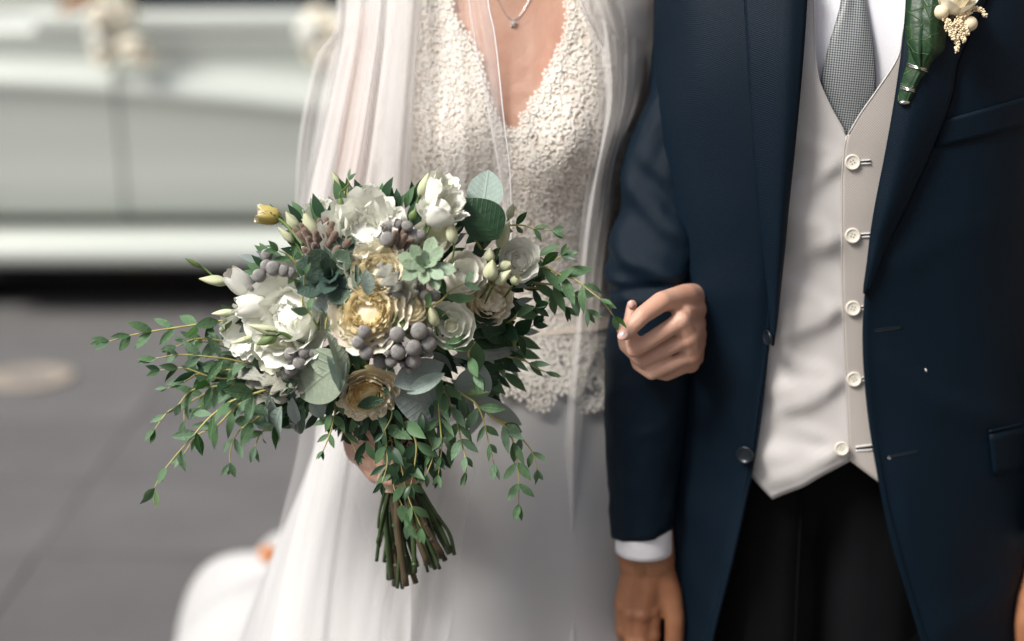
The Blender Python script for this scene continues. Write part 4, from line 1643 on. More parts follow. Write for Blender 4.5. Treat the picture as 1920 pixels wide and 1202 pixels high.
veil_sheet(vb, VK, [(p, x + 8) for p, x in VO], [(p, y + .040) for p, y in VY], -330, 620, 60, 50, .008, 2.9, 6.0, .085)
# other side
RI = [(-330, 1000), (-200, 1045), (0, 1088), (84, 1108), (211, 1122), (400, 1092), (600, 1078), (800, 1060), (1202, 1040), (1600, 1020)]
RO = [(-330, 1040), (-200, 1170), (0, 1245), (120, 1240), (200, 1222), (260, 1196), (320, 1178), (400, 1172), (520, 1150), (700, 1148), (1000, 1162), (1202, 1185), (1600, 1200)]
RC = [(-330, 1000), (-200, 1050), (0, 1088), (84, 1129), (211, 1187), (300, 1225), (1600, 1230)]
RQ = [(-330, 2.14), (-200, 2.08), (0, 2.045), (84, 2.06), (160, 2.11), (230, 2.17), (1600, 2.2)]
RY = [(-330, 2.14), (-200, 2.09), (0, 2.055), (200, 2.03), (450, 2.035), (800, 2.02), (1202, 1.96), (1600, 1.80)]
veil_sheet(vb, RI, RO, RY, -330, 1600, 90, 50, .008, 2.2, 2.0, .13)
veil_sheet(vb, [(p, min(x, interp(RO, p) - 6)) for p, x in RC], RO, RQ, -330, 420, 60, 40, .006, 2.5, 7.0, .10)
# behind the head and back
def veil_back(u, v):
    z = lerp(.02, 1.84, u)
    th = lerp(.05 * math.pi, .95 * math.pi, v)
    a = interp([(0, .40), (.6, .28), (1.2, .20), (1.5, .18), (1.7, .12), (1.84, .04)], z)
    d = .015 * math.sin(th * 12 + 2 * math.sin(z * 2))
    return (BX + (a + d) * math.cos(th), BYC + .03 + (a * .75 + d) * math.sin(th) + .1 * max(0, 1 - z), z)
vb.grid(40, 80, veil_back)
veil = vb.build('veil', M['tulle_dense'], bride)
vs_.build('sheer_layer', M['tulle'], veil)
for tab, ytab, pr in ((VI, VY, (-330, 800)), (VM, [(p, y + .018) for p, y in VY], (-330, 560)), (RC, RQ, (-330, 190))):
    m_ = MB()
    seeds = {id(VI): (3.5, 1.0, .011), id(VM): (0.0, 3.0, .002), id(RC): (2.5, 7.0, .006)}[id(tab)]
    pts = []
    for k in range(60):
        py = lerp(pr[0], pr[1], k / 59)
        ph = seeds[0] * 2 * math.pi + 1.3 * math.sin(7 + seeds[1]) + .5 * math.sin(py * .004 + seeds[1])
        d = seeds[2] * (1 - .6 * smooth((py - 480) / 300)) * (math.sin(ph) + .5 * math.sin(ph * 2.3 + seeds[1])) * (.5 + .5 * smooth((py + 250) / 500)) + .006 * nz(5, py * .004, seeds[1])
        pts.append(at(interp(tab, py), py, interp(ytab, py) + d))
    m_.tube(pts, .0008, 5)
    m_.build('hem', M['hem'], veil)

# ================================================================== THE BOUQUET
bouquet = thing('bouquet', at(745, 850, 1.855), 'round bouquet of cream roses, white lisianthus, grey berries and trailing eucalyptus held by the bride', 'bouquet')
BR = random.Random(23)


def dome(px, py, back=0.0):
    q = ((px - 705) / 300) ** 2 + ((py - 575) / 285) ** 2
    return 1.895 - .125 * math.sqrt(max(0.0, 1 - q)) + back


def bq(px, py, d=0.0):
    return at(px, py, dome(px, py) + d)


MESHES = {}


def cached(key, fn):
    if key not in MESHES:
        MESHES[key] = fn()
    return MESHES[key]


# ---- leaves: unit length along +X, blade in XY, face to +Z
def leaf_mesh(mat, width, shape=1.0, bend=.18, fold=.12, wave=0.0, tip=1.0, nu=7, name='leaf'):
    def make():
        mb = MB()
        us = [0, .12, .28, .45, .62, .78, .91, 1.0][:nu + 1]
        rows = []
        for k, u in enumerate(us):
            w = width * .5 * (math.sin(math.pi * min(1, u ** shape)) ** (1.0 if name == 'leaf' else .75)) if 0 < u < 1 else .004
            z0 = -bend * (u - .1) ** 2 + .02 * math.sin(u * 3)
            for s in (-1, -.55, 0, .55, 1):
                mb.v.append(Vector((u, s * w, z0 + fold * abs(s) * w * 1.4 - .25 * fold * w * (abs(s) ** 2) + wave * math.sin(u * 17 + s * 2) * abs(s) * w)))
        for k in range(len(us) - 1):
            for j in range(4):
                a = k * 5 + j
                mb.f.append((a, a + 1, a + 6, a + 5))
        return mb.mesh(name, M[mat])
    return cached(('leaf', mat, width, shape, bend, fold, wave, name), make)


def place_leaf(p, d, face, length, mesh, parent, name='leaf'):
    """leaf from p along d, its face turned towards face"""
    x = Vector(d).normalized()
    z = Vector(face) - x * Vector(face).dot(x)
    z = z.normalized() if z.length > 1e-4 else x.orthogonal().normalized()
    y = z.cross(x)
    m = Matrix((x, y, z)).transposed().to_4x4()
    m = Matrix.Translation(p) @ m @ Matrix.Scale(length, 4)
    return m, mesh, name, parent


LEAF_COUNT = [0]
FILLER = {}


def add_leaf(p, d, face, length, mesh, parent, name='leaf', bulk=False):
    m, mesh, name, parent = place_leaf(p, d, face, length, mesh, parent, name)
    if not bulk and LEAF_COUNT[0] < 296:
        LEAF_COUNT[0] += 1
        return link(name, mesh, parent, m)
    mb = FILLER.setdefault(mesh.materials[0].name, [MB(), mesh.materials[0]])[0]
    mb.add([v.co for v in mesh.vertices], [tuple(f.vertices) for f in mesh.polygons], m)


VIEW = Vector((0, -1, .25)).normalized()


def sprig(pts, leaf_px_, mats=('leaf', 'leaf_pale'), width=.36, y0=None, y1=None, start=0.0, gap=.64, bulk=False, droop=.25, pale=.35, twig=.0015, seed=0, tipsize=.55, spread=58):
    """a trailing twig with paired leaves; pts are photo points, root first"""
    leaf_px = leaf_px_ * 1.36
    r = random.Random(int(pts[0][0] * 7 + pts[-1][1] * 3 + seed))
    n = len(pts)
    w = []
    for i, p in enumerate(pts):
        base = dome(p[0], p[1], -.012)
        t_ = i / (n - 1)
        y = base if y0 is None else lerp(y0, y1, t_)
        w.append(at(p[0], p[1], y + r.uniform(-.004, .004)))
    c = curve(w, 6 * n)
    mb = MB()
    mb.tube(c, [lerp(twig, twig * .4, i / (len(c) - 1)) for i in range(len(c))], 5)
    st = mb.build('leaf_sprig', M['twig'], bouquet)
    L = [0]
    for a, b in zip(c, c[1:]):
        L.append(L[-1] + (b - a).length)
    total = L[-1]
    full = metre(leaf_px)
    step = full * gap
    k = max(2, int(total * (1 - start) / step))
    vs = [leaf_mesh(m, w_, sh, bd, fo) for m in mats for (w_, sh, bd, fo) in ((width, .92, .20, .14), (width * 1.15, .85, .02, .22), (width * .82, 1.0, .40, .10), (width * .95, .95, -.22, .30))]
    h = len(vs) // len(mats)
    ang = r.uniform(0, 3.14)
    for j in range(k + 1):
        s = total * (start + (1 - start) * j / k)
        i = max(0, min(len(L) - 2, next((q for q in range(len(L) - 1) if L[q + 1] >= s), len(L) - 2)))
        f = (s - L[i]) / max(1e-9, L[i + 1] - L[i])
        p = c[i].lerp(c[i + 1], f)
        t_ = (c[min(i + 2, len(c) - 1)] - c[max(i - 1, 0)]).normalized()
        side = t_.cross(VIEW).normalized()
        out = side.cross(t_).normalized()
        sc = lerp(1.0, tipsize, (j / k) ** 1.6) * r.uniform(.82, 1.12)
        ang += math.pi / 2 + r.uniform(-.35, .35)
        turns = (0, math.pi) if j < k else (0, math.pi, math.pi / 2)
        for q in turns:
            if r.random() < .06:
                continue
            a = ang * .45 + q + r.uniform(-.35, .35)
            lat = side * math.cos(a) + out * math.sin(a) * .75
            if lat.length < .2:
                lat = side
            lat.normalize()
            op = math.radians(r.uniform(spread - 16, spread + 14) * (1 - .55 * (j / k) ** 2))
            d = t_ * math.cos(op) + lat * math.sin(op) + Vector((0, 0, -droop * r.random()))
            face = VIEW * r.uniform(.5, 1) + out * .4 + Vector((r.uniform(-.7, .7), 0, r.uniform(.0, .9)))
            if r.random() < .22:
                face = lat.cross(t_) + VIEW * .2                # seen edge-on
            vi = (h if (len(mats) > 1 and r.random() < pale) else 0) + r.randrange(h)
            add_leaf(p, d, face, full * sc, vs[vi], st, bulk=bulk)
    return st


# left trails
sprig([(452, 596), (400, 604), (320, 616), (280, 622), (240, 630), (205, 640)], 43, y0=1.86, y1=1.83, width=.36)
sprig([(500, 690), (440, 676), (400, 670), (340, 665), (292, 672)], 41, y0=1.86, y1=1.82, pale=.5)
sprig([(480, 690), (433, 693), (376, 700), (346, 716), (314, 728)], 38, y0=1.87, y1=1.85)
sprig([(500, 722), (440, 722), (390, 726), (356, 734), (334, 760), (312, 775), (290, 805)], 38, y0=1.86, y1=1.83)
sprig([(520, 725), (480, 737), (433, 753), (393, 783), (360, 820), (326, 859), (302, 890), (290, 915)], 48, y0=1.83, y1=1.80, width=.38, start=.15)
sprig([(530, 765), (500, 772), (473, 790), (445, 812), (432, 846), (431, 868)], 46, y0=1.845, y1=1.83, start=.1, mats=('leaf', 'leaf_pale'))
# trails below
sprig([(630, 745), (627, 780), (618, 815), (606, 845)], 34, y0=1.82, y1=1.80, pale=.3)
sprig([(712, 760), (722, 800), (740, 842), (741, 885), (739, 915), (755, 950), (764, 980)], 43, y0=1.795, y1=1.79, width=.40, droop=.5)
sprig([(829, 712), (823, 760), (826, 803), (828, 840), (822, 890)], 36, y0=1.785, y1=1.775, pale=.5, droop=.5)
sprig([(832, 735), (846, 762), (857, 791), (865, 828), (873, 860), (874, 885)], 37, y0=1.785, y1=1.775, pale=.45, droop=.5)
sprig([(835, 722), (868, 740), (893, 758), (908, 791), (914, 819), (926, 868)], 40, y0=1.79, y1=1.78, pale=.45, droop=.45)
sprig([(880, 740), (920, 780), (947, 799), (959, 819), (969, 860), (973, 905), (973, 945)], 42, y0=1.82, y1=1.80, pale=.3, start=.35, droop=.5)
sprig([(930, 785), (955, 799), (979, 823), (998, 848), (1007, 880)], 37, y0=1.82, y1=1.81, start=.2, droop=.5)
# right trails
sprig([(940, 530), (985, 512), (1020, 500), (1050, 515), (1080, 525), (1105, 545), (1130, 565), (1150, 592)], 46, y0=1.87, y1=1.835, mats=('leaf', 'leaf_dark'), pale=.3, width=.38)
sprig([(905, 440), (940, 425), (976, 422), (1000, 428), (1035, 432)], 34, y0=1.88, y1=1.87, pale=.3, width=.38)
sprig([(940, 610), (963, 597), (978, 580), (1003, 577)], 40, y0=1.84, y1=1.83, width=.55, mats=('leaf_dark', 'leaf'))
sprig([(925, 662), (965, 672), (985, 677), (1005, 690), (1022, 697)], 42, y0=1.85, y1=1.84, pale=.25, width=.28)
sprig([(890, 640), (878, 660), (884, 680), (889, 698)], 48, y0=1.775, y1=1.765, pale=.3, width=.42, gap=.5)
# fuller sides
sprig([(470, 745), (440, 765), (405, 800), (372, 815), (345, 850)], 40, y0=1.85, y1=1.83, bulk=True, pale=.3)
sprig([(480, 655), (420, 640), (370, 635), (330, 650)], 38, y0=1.87, y1=1.85, bulk=True, pale=.3)
sprig([(500, 710), (440, 712), (390, 705), (345, 690), (300, 694)], 38, y0=1.865, y1=1.85, bulk=True, pale=.3, mats=('leaf', 'leaf_dark'))
sprig([(520, 790), (490, 812), (478, 838)], 38, y0=1.85, y1=1.84, bulk=True, pale=.4)
sprig([(960, 500), (1000, 480), (1030, 490), (1052, 480)], 42, y0=1.875, y1=1.865, mats=('leaf', 'leaf_dark'), bulk=True)
sprig([(1000, 530), (1040, 535), (1075, 550), (1100, 580)], 42, y0=1.87, y1=1.85, mats=('leaf', 'leaf_pale'), bulk=True)
sprig([(930, 620), (970, 625), (1000, 610)], 44, y0=1.86, y1=1.85, mats=('leaf_dark', 'leaf'), bulk=True, width=.5)
# across the white peony and centre
sprig([(598, 618), (583, 590), (568, 570), (570, 540), (570, 516)], 36, y0=1.775, y1=1.755, width=.40, pale=.3)
sprig([(611, 618), (614, 596), (632, 578)], 36, y0=1.765, y1=1.755, pale=.6, width=.42)
sprig([(800, 575), (825, 565), (845, 545), (870, 532)], 46, y0=1.76, y1=1.755, pale=.5, gap=.7)
sprig([(656, 478), (660, 450), (674, 430)], 38, y0=1.80, y1=1.80, pale=.1, spread=40)
sprig([(660, 420), (650, 390), (652, 355), (654, 338)], 32, y0=1.84, y1=1.83, pale=.1, width=.32)
sprig([(565, 510), (552, 490), (540, 478), (522, 470)], 36, y0=1.81, y1=1.80, pale=.3)
sprig([(548, 440), (530, 410), (520, 402)], 32, y0=1.83, y1=1.83, pale=.0, width=.26)
sprig([(905, 470), (880, 430), (880, 400), (905, 380)], 38, y0=1.86, y1=1.86, pale=.2, mats=('leaf_dark', 'leaf'))
sprig([(720, 800), (724, 830), (726, 870), (716, 905)], 40, y0=1.782, y1=1.772, pale=.2, mats=('leaf_dark', 'leaf'), bulk=True)
sprig([(760, 790), (780, 830), (776, 880), (770, 910)], 44, y0=1.782, y1=1.772, pale=.4, mats=('leaf_dark', 'leaf'), bulk=True)
sprig([(740, 820), (752, 870), (765, 930), (790, 990)], 44, y0=1.785, y1=1.785, pale=.2, mats=('leaf', 'leaf_dark'), bulk=True)
sprig([(650, 770), (640, 800), (660, 830), (668, 850)], 36, y0=1.83, y1=1.82, pale=.1, mats=('leaf_dark', 'leaf'), bulk=True)
sprig([(790, 770), (800, 810), (812, 850), (800, 890)], 38, y0=1.785, y1=1.782, pale=.3, mats=('leaf_dark', 'leaf'), bulk=True)
sprig([(710, 720), (735, 770), (720, 810)], 40, y0=1.782, y1=1.772, pale=.1, mats=('leaf_dark', 'leaf'), bulk=True)
sprig([(450, 720), (400, 745), (372, 765)], 38, y0=1.875, y1=1.87, pale=.4, bulk=True)
sprig([(470, 670), (420, 650), (380, 640), (350, 640)], 36, y0=1.885, y1=1.88, pale=.4, bulk=True)
sprig([(440, 700), (390, 735), (350, 760), (345, 790)], 38, y0=1.88, y1=1.87, pale=.3, bulk=True)
sprig([(960, 540), (1010, 540), (1040, 555), (1060, 575)], 42, y0=1.885, y1=1.88, mats=('leaf_dark', 'leaf'), bulk=True)

# leafy mass between the flowers; its dark leaf colour also paints shade in gaps
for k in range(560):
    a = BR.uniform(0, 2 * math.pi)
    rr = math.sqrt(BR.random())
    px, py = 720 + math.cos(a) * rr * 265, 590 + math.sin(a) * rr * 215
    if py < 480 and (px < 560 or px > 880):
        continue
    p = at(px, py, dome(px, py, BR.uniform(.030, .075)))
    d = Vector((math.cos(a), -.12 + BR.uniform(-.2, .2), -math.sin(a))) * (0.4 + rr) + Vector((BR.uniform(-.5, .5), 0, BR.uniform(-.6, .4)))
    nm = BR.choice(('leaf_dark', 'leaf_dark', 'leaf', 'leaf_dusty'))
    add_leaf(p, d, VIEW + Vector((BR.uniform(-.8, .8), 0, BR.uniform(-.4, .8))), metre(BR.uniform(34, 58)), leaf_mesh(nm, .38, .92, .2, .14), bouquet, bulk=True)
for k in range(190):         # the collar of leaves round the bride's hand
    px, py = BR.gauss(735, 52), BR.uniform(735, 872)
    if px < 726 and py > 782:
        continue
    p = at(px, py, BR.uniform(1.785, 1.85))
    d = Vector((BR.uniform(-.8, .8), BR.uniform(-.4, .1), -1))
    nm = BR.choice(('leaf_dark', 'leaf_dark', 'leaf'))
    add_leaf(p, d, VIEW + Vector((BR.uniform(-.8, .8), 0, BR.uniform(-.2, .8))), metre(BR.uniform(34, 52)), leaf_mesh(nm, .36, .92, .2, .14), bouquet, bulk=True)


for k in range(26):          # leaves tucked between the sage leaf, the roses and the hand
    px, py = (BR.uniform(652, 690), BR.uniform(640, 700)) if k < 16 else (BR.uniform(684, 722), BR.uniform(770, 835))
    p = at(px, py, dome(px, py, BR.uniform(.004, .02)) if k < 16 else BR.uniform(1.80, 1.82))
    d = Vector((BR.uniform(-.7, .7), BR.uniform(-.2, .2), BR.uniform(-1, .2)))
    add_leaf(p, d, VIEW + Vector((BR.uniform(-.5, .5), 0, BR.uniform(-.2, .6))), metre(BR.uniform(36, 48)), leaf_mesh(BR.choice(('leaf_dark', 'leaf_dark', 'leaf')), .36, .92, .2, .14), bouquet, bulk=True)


for k in range(80):          # more green under the white flowers on the left
    px, py = BR.uniform(400, 580), BR.uniform(668, 800)
    if py > 700 + (px - 400) * .75 or py < 640 + (px - 400) * .2:
        continue
    p = at(px, py, BR.uniform(1.86, 1.90))
    d = Vector((-1, BR.uniform(-.3, .2), BR.uniform(-.8, .2)))
    add_leaf(p, d, VIEW + Vector((BR.uniform(-.7, .7), 0, BR.uniform(-.2, .8))), metre(BR.uniform(36, 56)), leaf_mesh(BR.choice(('leaf_dark', 'leaf', 'leaf', 'leaf_pale')), .36, .92, .2, .14), bouquet, bulk=True)


# ---- big single leaves
def big_leaf(a, b, wpx, mat, d=0.0, tilt=(0, 0), shape=.85, bend=.1, fold=.15, wave=.0):
    pa, pb = bq(a[0], a[1], d), bq(b[0], b[1], d + tilt[1])
    L = (pb - pa).length
    wr = round(metre(wpx) / L, 2)
    face = VIEW + Vector((tilt[0], 0, .1))
    m, me, nm, par = place_leaf(pa, pb - pa, face, L, leaf_mesh(mat, wr, shape, bend, fold, wave, name='large_leaf'), bouquet, 'large_leaf')
    o = link('large_leaf', me, bouquet, m)
    s = o.modifiers.new('soft', 'SUBSURF'); s.levels = s.render_levels = 2
    return o


big_leaf((903, 408), (917, 312), 68, 'leaf_mint', -.02, (0, .0))
big_leaf((935, 448), (872, 372), 82, 'leaf_dark', -.03, (.2, 0), .8)
big_leaf((650, 674), (548, 748), 100, 'leaf_sage', -.036, (-.2, .01), .70, .15, .12)
big_leaf((646, 700), (578, 668), 46, 'leaf_sage', -.018, (-.1, .0), .9)
big_leaf((613, 668), (652, 742), 34, 'leaf_mint', -.048, (.8, 0), .8, .2, .5, .25)
big_leaf((646, 716), (617, 622), 34, 'leaf_sage', -.042, (.9, 0), .9, .12, .6)
big_leaf((738, 722), (834, 680), 56, 'leaf_dusty', -.032, (.1, .01), .9, .15, .3)
big_leaf((846, 772), (738, 738), 92, 'leaf_dusty', -.026, (0, 0), .75, .12, .1)
big_leaf((834, 700), (762, 738), 30, 'leaf_mint', -.044, (0, 0), 1.0, .1, .4)
big_leaf((905, 682), (866, 768), 70, 'leaf_dusty', -.024, (.2, 0), .85, .2, .15)
big_leaf((878, 738), (988, 802), 36, 'leaf_dusty', -.008, (.0, 0), .9, .1, .2)
big_leaf((908, 752), (878, 830), 26, 'leaf_dusty', .0, (.5, 0), .9)
big_leaf((905, 690), (925, 755), 44, 'leaf_dark', .0, (.2, 0), .8)
for (a, b, w_, mt) in (((850, 668), (985, 652), 34, 'leaf_dusty'), ((870, 650), (988, 630), 30, 'leaf_dark'), ((868, 630), (975, 600), 34, 'leaf_dark'), ((850, 620), (948, 580), 30, 'leaf_dark'),
                      ((880, 690), (972, 672), 34, 'leaf_dark'), ((890, 660), (990, 690), 26, 'leaf_dusty'), ((900, 610), (960, 640), 40, 'leaf_dark')):
    big_leaf(a, b, w_, mt, .0, (BR.uniform(-.4, .4), 0), .9, .15, .25)
for (a, b, w_, mt) in (((500, 762), (478, 812), 36, 'leaf_dusty'), ((528, 762), (508, 836), 40, 'leaf_mint'), ((548, 745), (556, 808), 26, 'leaf_dusty'), ((570, 760), (546, 826), 36, 'leaf_dark'),
                      ((505, 740), (518, 790), 24, 'leaf_mint'), ((590, 740), (600, 790), 32, 'leaf_dusty'), ((480, 775), (455, 840), 26, 'leaf_dusty'), ((556, 715), (494, 741), 32, 'leaf_dark'),
                      ((640, 755), (628, 690), 40, 'leaf_dark'), ((770, 620), (700, 632), 24, 'leaf_mint'), ((716, 738), (672, 765), 28, 'leaf_dark')):
    big_leaf(a, b, w_, mt, -.02, (BR.uniform(-.4, .4), 0), .9, .15, .2)
big_leaf((722, 748), (668, 762), 24, 'leaf_dark', -.034, (0, 0), 1.0)
big_leaf((610, 560), (560, 500), 34, 'leaf_dusty', -.01, (-.4, 0), .9)
big_leaf((640, 560), (585, 575), 38, 'leaf_dusty', -.012, (-.2, 0), .9)
big_leaf((690, 555), (688, 505), 28, 'leaf_mint', -.03, (.6, 0), .9)
big_leaf((648, 480), (660, 440), 28, 'leaf_dark', -.01)


# ---- flowers
def bez(p, t_):
    a, b, c, d = p
    s = 1 - t_
    return (a[0] * s ** 3 + 3 * b[0] * s * s * t_ + 3 * c[0] * s * t_ * t_ + d[0] * t_ ** 3, a[1] * s ** 3 + 3 * b[1] * s * s * t_ + 3 * c[1] * s * t_ * t_ + d[1] * t_ ** 3)


def petal_mb(rm, ht, lip, spread, ruffle, seed, base=-.7, notch=0.0, nr=7, nc=8, curl=.0):
    """one petal of a unit flower whose axis is +Z; centred on +X"""
    prof = ((.04, base), (rm * 1.05, base * .95), (rm * .98, lerp(base, ht, .6)), (rm + lip, ht - abs(lip) * curl))
    r_ = random.Random(seed)
    k1, k2, p1, p2 = r_.uniform(4, 7), r_.uniform(8, 12), r_.uniform(0, 6), r_.uniform(0, 6)
    mb = MB()
    def fn(u, v):
        t_ = u
        side = 2 * v - 1
        rr, h = bez(prof, t_)
        wv = math.sin(math.pi * min(t_, .68) / 1.36) ** .7
        top = math.sqrt(max(0.0, 1 - (max(0, t_ - .55) / .45) ** 2.2 * .72))
        a = side * spread * wv * top
        # the middle of the lip rises above its corners
        h -= (1 - top) * 0 + .16 * side * side * smooth((t_ - .4) / .6) * (ht - base) * .5
        h += notch * math.exp(-(side / .18) ** 2) * -smooth((t_ - .8) / .2)
        w = smooth((t_ - .35) / .65)
        rf = ruffle * w * (math.sin(k1 * side + p1) + .6 * math.sin(k2 * side + p2))
        rr += rf * .8
        h += rf * .6
        rr += .05 * side * side * w * (1 if lip > .05 else -.6)      # edges roll out on open petals, in on closed ones
        return (rr * math.cos(a), rr * math.sin(a), h)
    mb.grid(nr, nc, fn)
    return mb


def flower(name, px, py, rpx, axis, rings, d=0.0, squash=1.0, heart=None, heart_mat=None, label=None, roll=None, seed=None, parent=bouquet, loc=None):
    """rings: (count, rm, ht, lip, spread, ruffle, material, base)"""
    r = random.Random(seed if seed is not None else int(px * 3 + py))
    p = bq(px, py, d) if loc is None else loc
    R_ = metre(rpx * 1.14, p.y) if loc is None else rpx
    mm = frame(p, axis) @ Matrix.Rotation(r.uniform(0, 6.28) if roll is None else roll, 4, 'Z') @ Matrix.Diagonal((R_, R_ * squash, R_, 1))
    hb = MB()
    if heart:
        heart(hb, r)
    else:
        hb.ball((0, 0, -.5), (.28, .28, .35))
    o = link(name, hb.mesh(name, M[heart_mat or rings[-1][6]]), parent, mm)
    if label:
        o['label'] = label
    for gi, (n, rm, ht, lip, spread, ruf, mat, base) in enumerate(rings):
        off = r.uniform(0, 6.28)
        for k in range(n):
            var = r.randrange(3)
            me = cached(('petal', rm, ht, lip, spread, ruf, mat, base, var), lambda: petal_mb(rm, ht, lip, spread, ruf, var * 17 + int(rm * 100), base).mesh('petal', M[mat]))
            lm = Matrix.Rotation(off + 2 * math.pi * k / n + r.uniform(-.14, .14), 4, 'Z') @ Matrix.Rotation(r.uniform(-.09, .09), 4, 'Y') @ Matrix.Scale(r.uniform(.93, 1.06), 4)
            link('petal', me, o, lm)
    return o


def heart_swirl(n, r0, r1, h0, h1, spread=(.5, 1.0), ruf=.03, quarters=True):
    """the many small folded petals inside a garden rose"""
    def fn(hb, r):
        hb.ball((0, 0, -.42), (.66, .66, .50), nu=14, nv=8)
        for k in range(n):
            t_ = (k + .5) / n
            rad = lerp(r0, r1, t_ ** .8)
            cx, cy = 0.0, 0.0
            if quarters:
                qa = (k % 4) * math.pi / 2 + r.uniform(-.3, .3)
                cx, cy = math.cos(qa) * r1 * .34 * (1 - .3 * t_), math.sin(qa) * r1 * .34 * (1 - .3 * t_)
                rad *= .62
            m_ = petal_mb(max(.06, rad), lerp(h0, h1, t_) + r.uniform(-.05, .05), .02 + .05 * t_, r.uniform(*spread), ruf, r.randrange(999), -.35, nr=6, nc=9)
            hb.add(m_.v, m_.f, Matrix.Translation((cx, cy, 0)) @ Matrix.Rotation(r.uniform(0, 6.28) if not quarters else qa + r.uniform(-1.2, 1.2), 4, 'Z'))
    return fn


def ax(x, z, y=-1.0):
    return Vector((x, y, z))


# the two large yellow garden roses, the upper one half hidden
GR = lambda o, m, i: [(7, 1.0, -.04, .10, .66, .07, o, -.35), (7, .88, .05, .08, .62, .07, o, -.3), (7, .77, .12, .05, .58, .06, m, -.25), (6, .66, .17, .03, .56, .06, m, -.2)]
flower('garden_rose', 690, 586, 63, ax(-.08, .35), GR('rose_outer', 'rose_mid', 0), -.022, .92, heart_swirl(48, .10, .70, .26, .20, (.8, 1.4), ruf=.025), 'rose_heart', 'large butter yellow rose in full bloom above the grey berries')
flower('garden_rose', 714, 514, 54, ax(.15, .45), GR('rose_outer', 'rose_mid', 0), -.010, 1.0, heart_swirl(42, .10, .70, .26, .20, (.8, 1.4), ruf=.025), 'rose_mid', 'butter yellow rose half hidden behind a silver leaf')
flower('garden_rose', 688, 738, 50, ax(-.05, -.22), [(7, 1.0, .02, .12, .66, .08, 'tan_petal', -.35), (7, .89, .12, .09, .64, .07, 'tan_petal', -.3), (7, .78, .2, .06, .6, .06, 'rose_outer', -.25), (6, .66, .22, .04, .56, .06, 'rose_mid', -.2)],
       -.018, 1.0, heart_swirl(44, .06, .62, .06, .2, (.8, 1.4), ruf=.025, quarters=False), 'amber_heart', 'low cream rose with an amber brown heart, facing the viewer').scale.x *= .84
flower('garden_rose', 770, 578, 33, ax(.0, .75), [(5, .9, .25, .05, .85, .04, 'rose_outer', -.7), (5, .75, .42, .0, .85, .03, 'rose_outer', -.7), (4, .55, .5, -.02, .9, .03, 'rose_mid', -.6)], -.012, 1.0, heart_swirl(14, .1, .45, .3, .42, quarters=False), 'rose_mid', 'small closed cream rose between two buds')
flower('garden_rose', 915, 562, 40, ax(.55, .1), [(6, .95, .2, .1, .8, .05, 'rose_outer', -.7), (5, .8, .35, .04, .8, .04, 'tan_petal', -.7), (4, .6, .45, .0, .8, .03, 'rose_outer', -.6)], .006, 1.0, heart_swirl(14, .1, .45, .25, .4, quarters=False), 'rose_outer', 'cream rose seen from the side behind thin bud stems')
# white lisianthus
LIS = [(3, .94, .26, .16, 1.25, .05, 'white_petal', -.75), (3, .80, .36, .08, 1.3, .05, 'white_petal', -.7), (3, .58, .34, -.02, 1.35, .04, 'white_petal', -.55), (2, .34, .26, -.04, 1.5, .03, 'white_heart', -.4)]
flower('lisianthus', 846, 610, 37, ax(.10, .42), LIS, -.016, 1.0, None, 'white_heart', 'open white lisianthus right of the grey berries', seed=3)
flower('lisianthus', 972, 490, 34, ax(.42, .40), LIS, -.012, 1.0, heart_swirl(10, .1, .5, .2, .42, quarters=False), 'white_petal', 'round white lisianthus at the upper right edge', seed=8)
flower('lisianthus', 868, 515, 40, ax(.35, .7), [(5, .92, .3, .06, .95, .04, 'white_petal', -.85), (4, .8, .5, .0, 1.0, .03, 'pink_white', -.85), (4, .6, .55, -.02, 1.0, .02, 'white_petal', -.8)], .0, 1.0, None, 'white_petal', 'white lisianthus seen from the side behind the mint succulent')
flower('lisianthus', 784, 612, 25, ax(.05, .55), [(5, .95, .3, .06, .95, .05, 'white_heart', -.8), (4, .7, .5, .0, 1.0, .04, 'white_heart', -.8)], -.018, 1.0, None, 'white_heart', 'greenish white lisianthus just above the grey berries')
TUL = lambda m1, m2: [(4, .62, .95, .24, .95, .07, m1, -.75), (4, .52, .98, .10, 1.0, .06, m1, -.75), (3, .36, .86, .02, 1.1, .05, m2, -.7)]


def stemline(pts, r, name='stem', mat='calyx', d=None, parent=bouquet, off=0.0):
    mb = MB()
    w = [at(p[0], p[1], (dome(p[0], p[1]) if d is None else d) + off) for p in pts]
    c = curve(w, 6 * len(w))
    mb.tube(c, r, 6)
    return mb.build(name, M[mat], parent)


def sepals(o, n, L, w, base, seed=0):
    r = random.Random(seed)
    for k in range(n):
        m_ = Matrix.Rotation(2 * math.pi * k / n + r.uniform(-.3, .3), 4, 'Z') @ Matrix.Translation((.12, 0, base)) @ Matrix.Rotation(math.radians(-90 + r.uniform(14, 32)), 4, 'Y') @ Matrix.Scale(L * r.uniform(.85, 1.15), 4)
        link('sepal', leaf_mesh('calyx', w, .8, -.22, .2, name='sepal'), o, m_)


for (px, py, rp, axs, d) in ((822, 366, 34, ax(.55, .95, -.3), -.01), (826, 400, 38, ax(.75, .72, -.45), -.02), (815, 408, 30, ax(-.2, 1, -.3), .0)):
    o = flower('lisianthus', px, py, rp, axs, TUL('white_petal', 'white_heart'), d, 1.0, None, 'white_heart', None, seed=px)
    sepals(o, 4, .62, .16, -.72, px)
stemline([(818, 385), (800, 420), (785, 460)], .0016); stemline([(806, 425), (795, 450)], .0016)
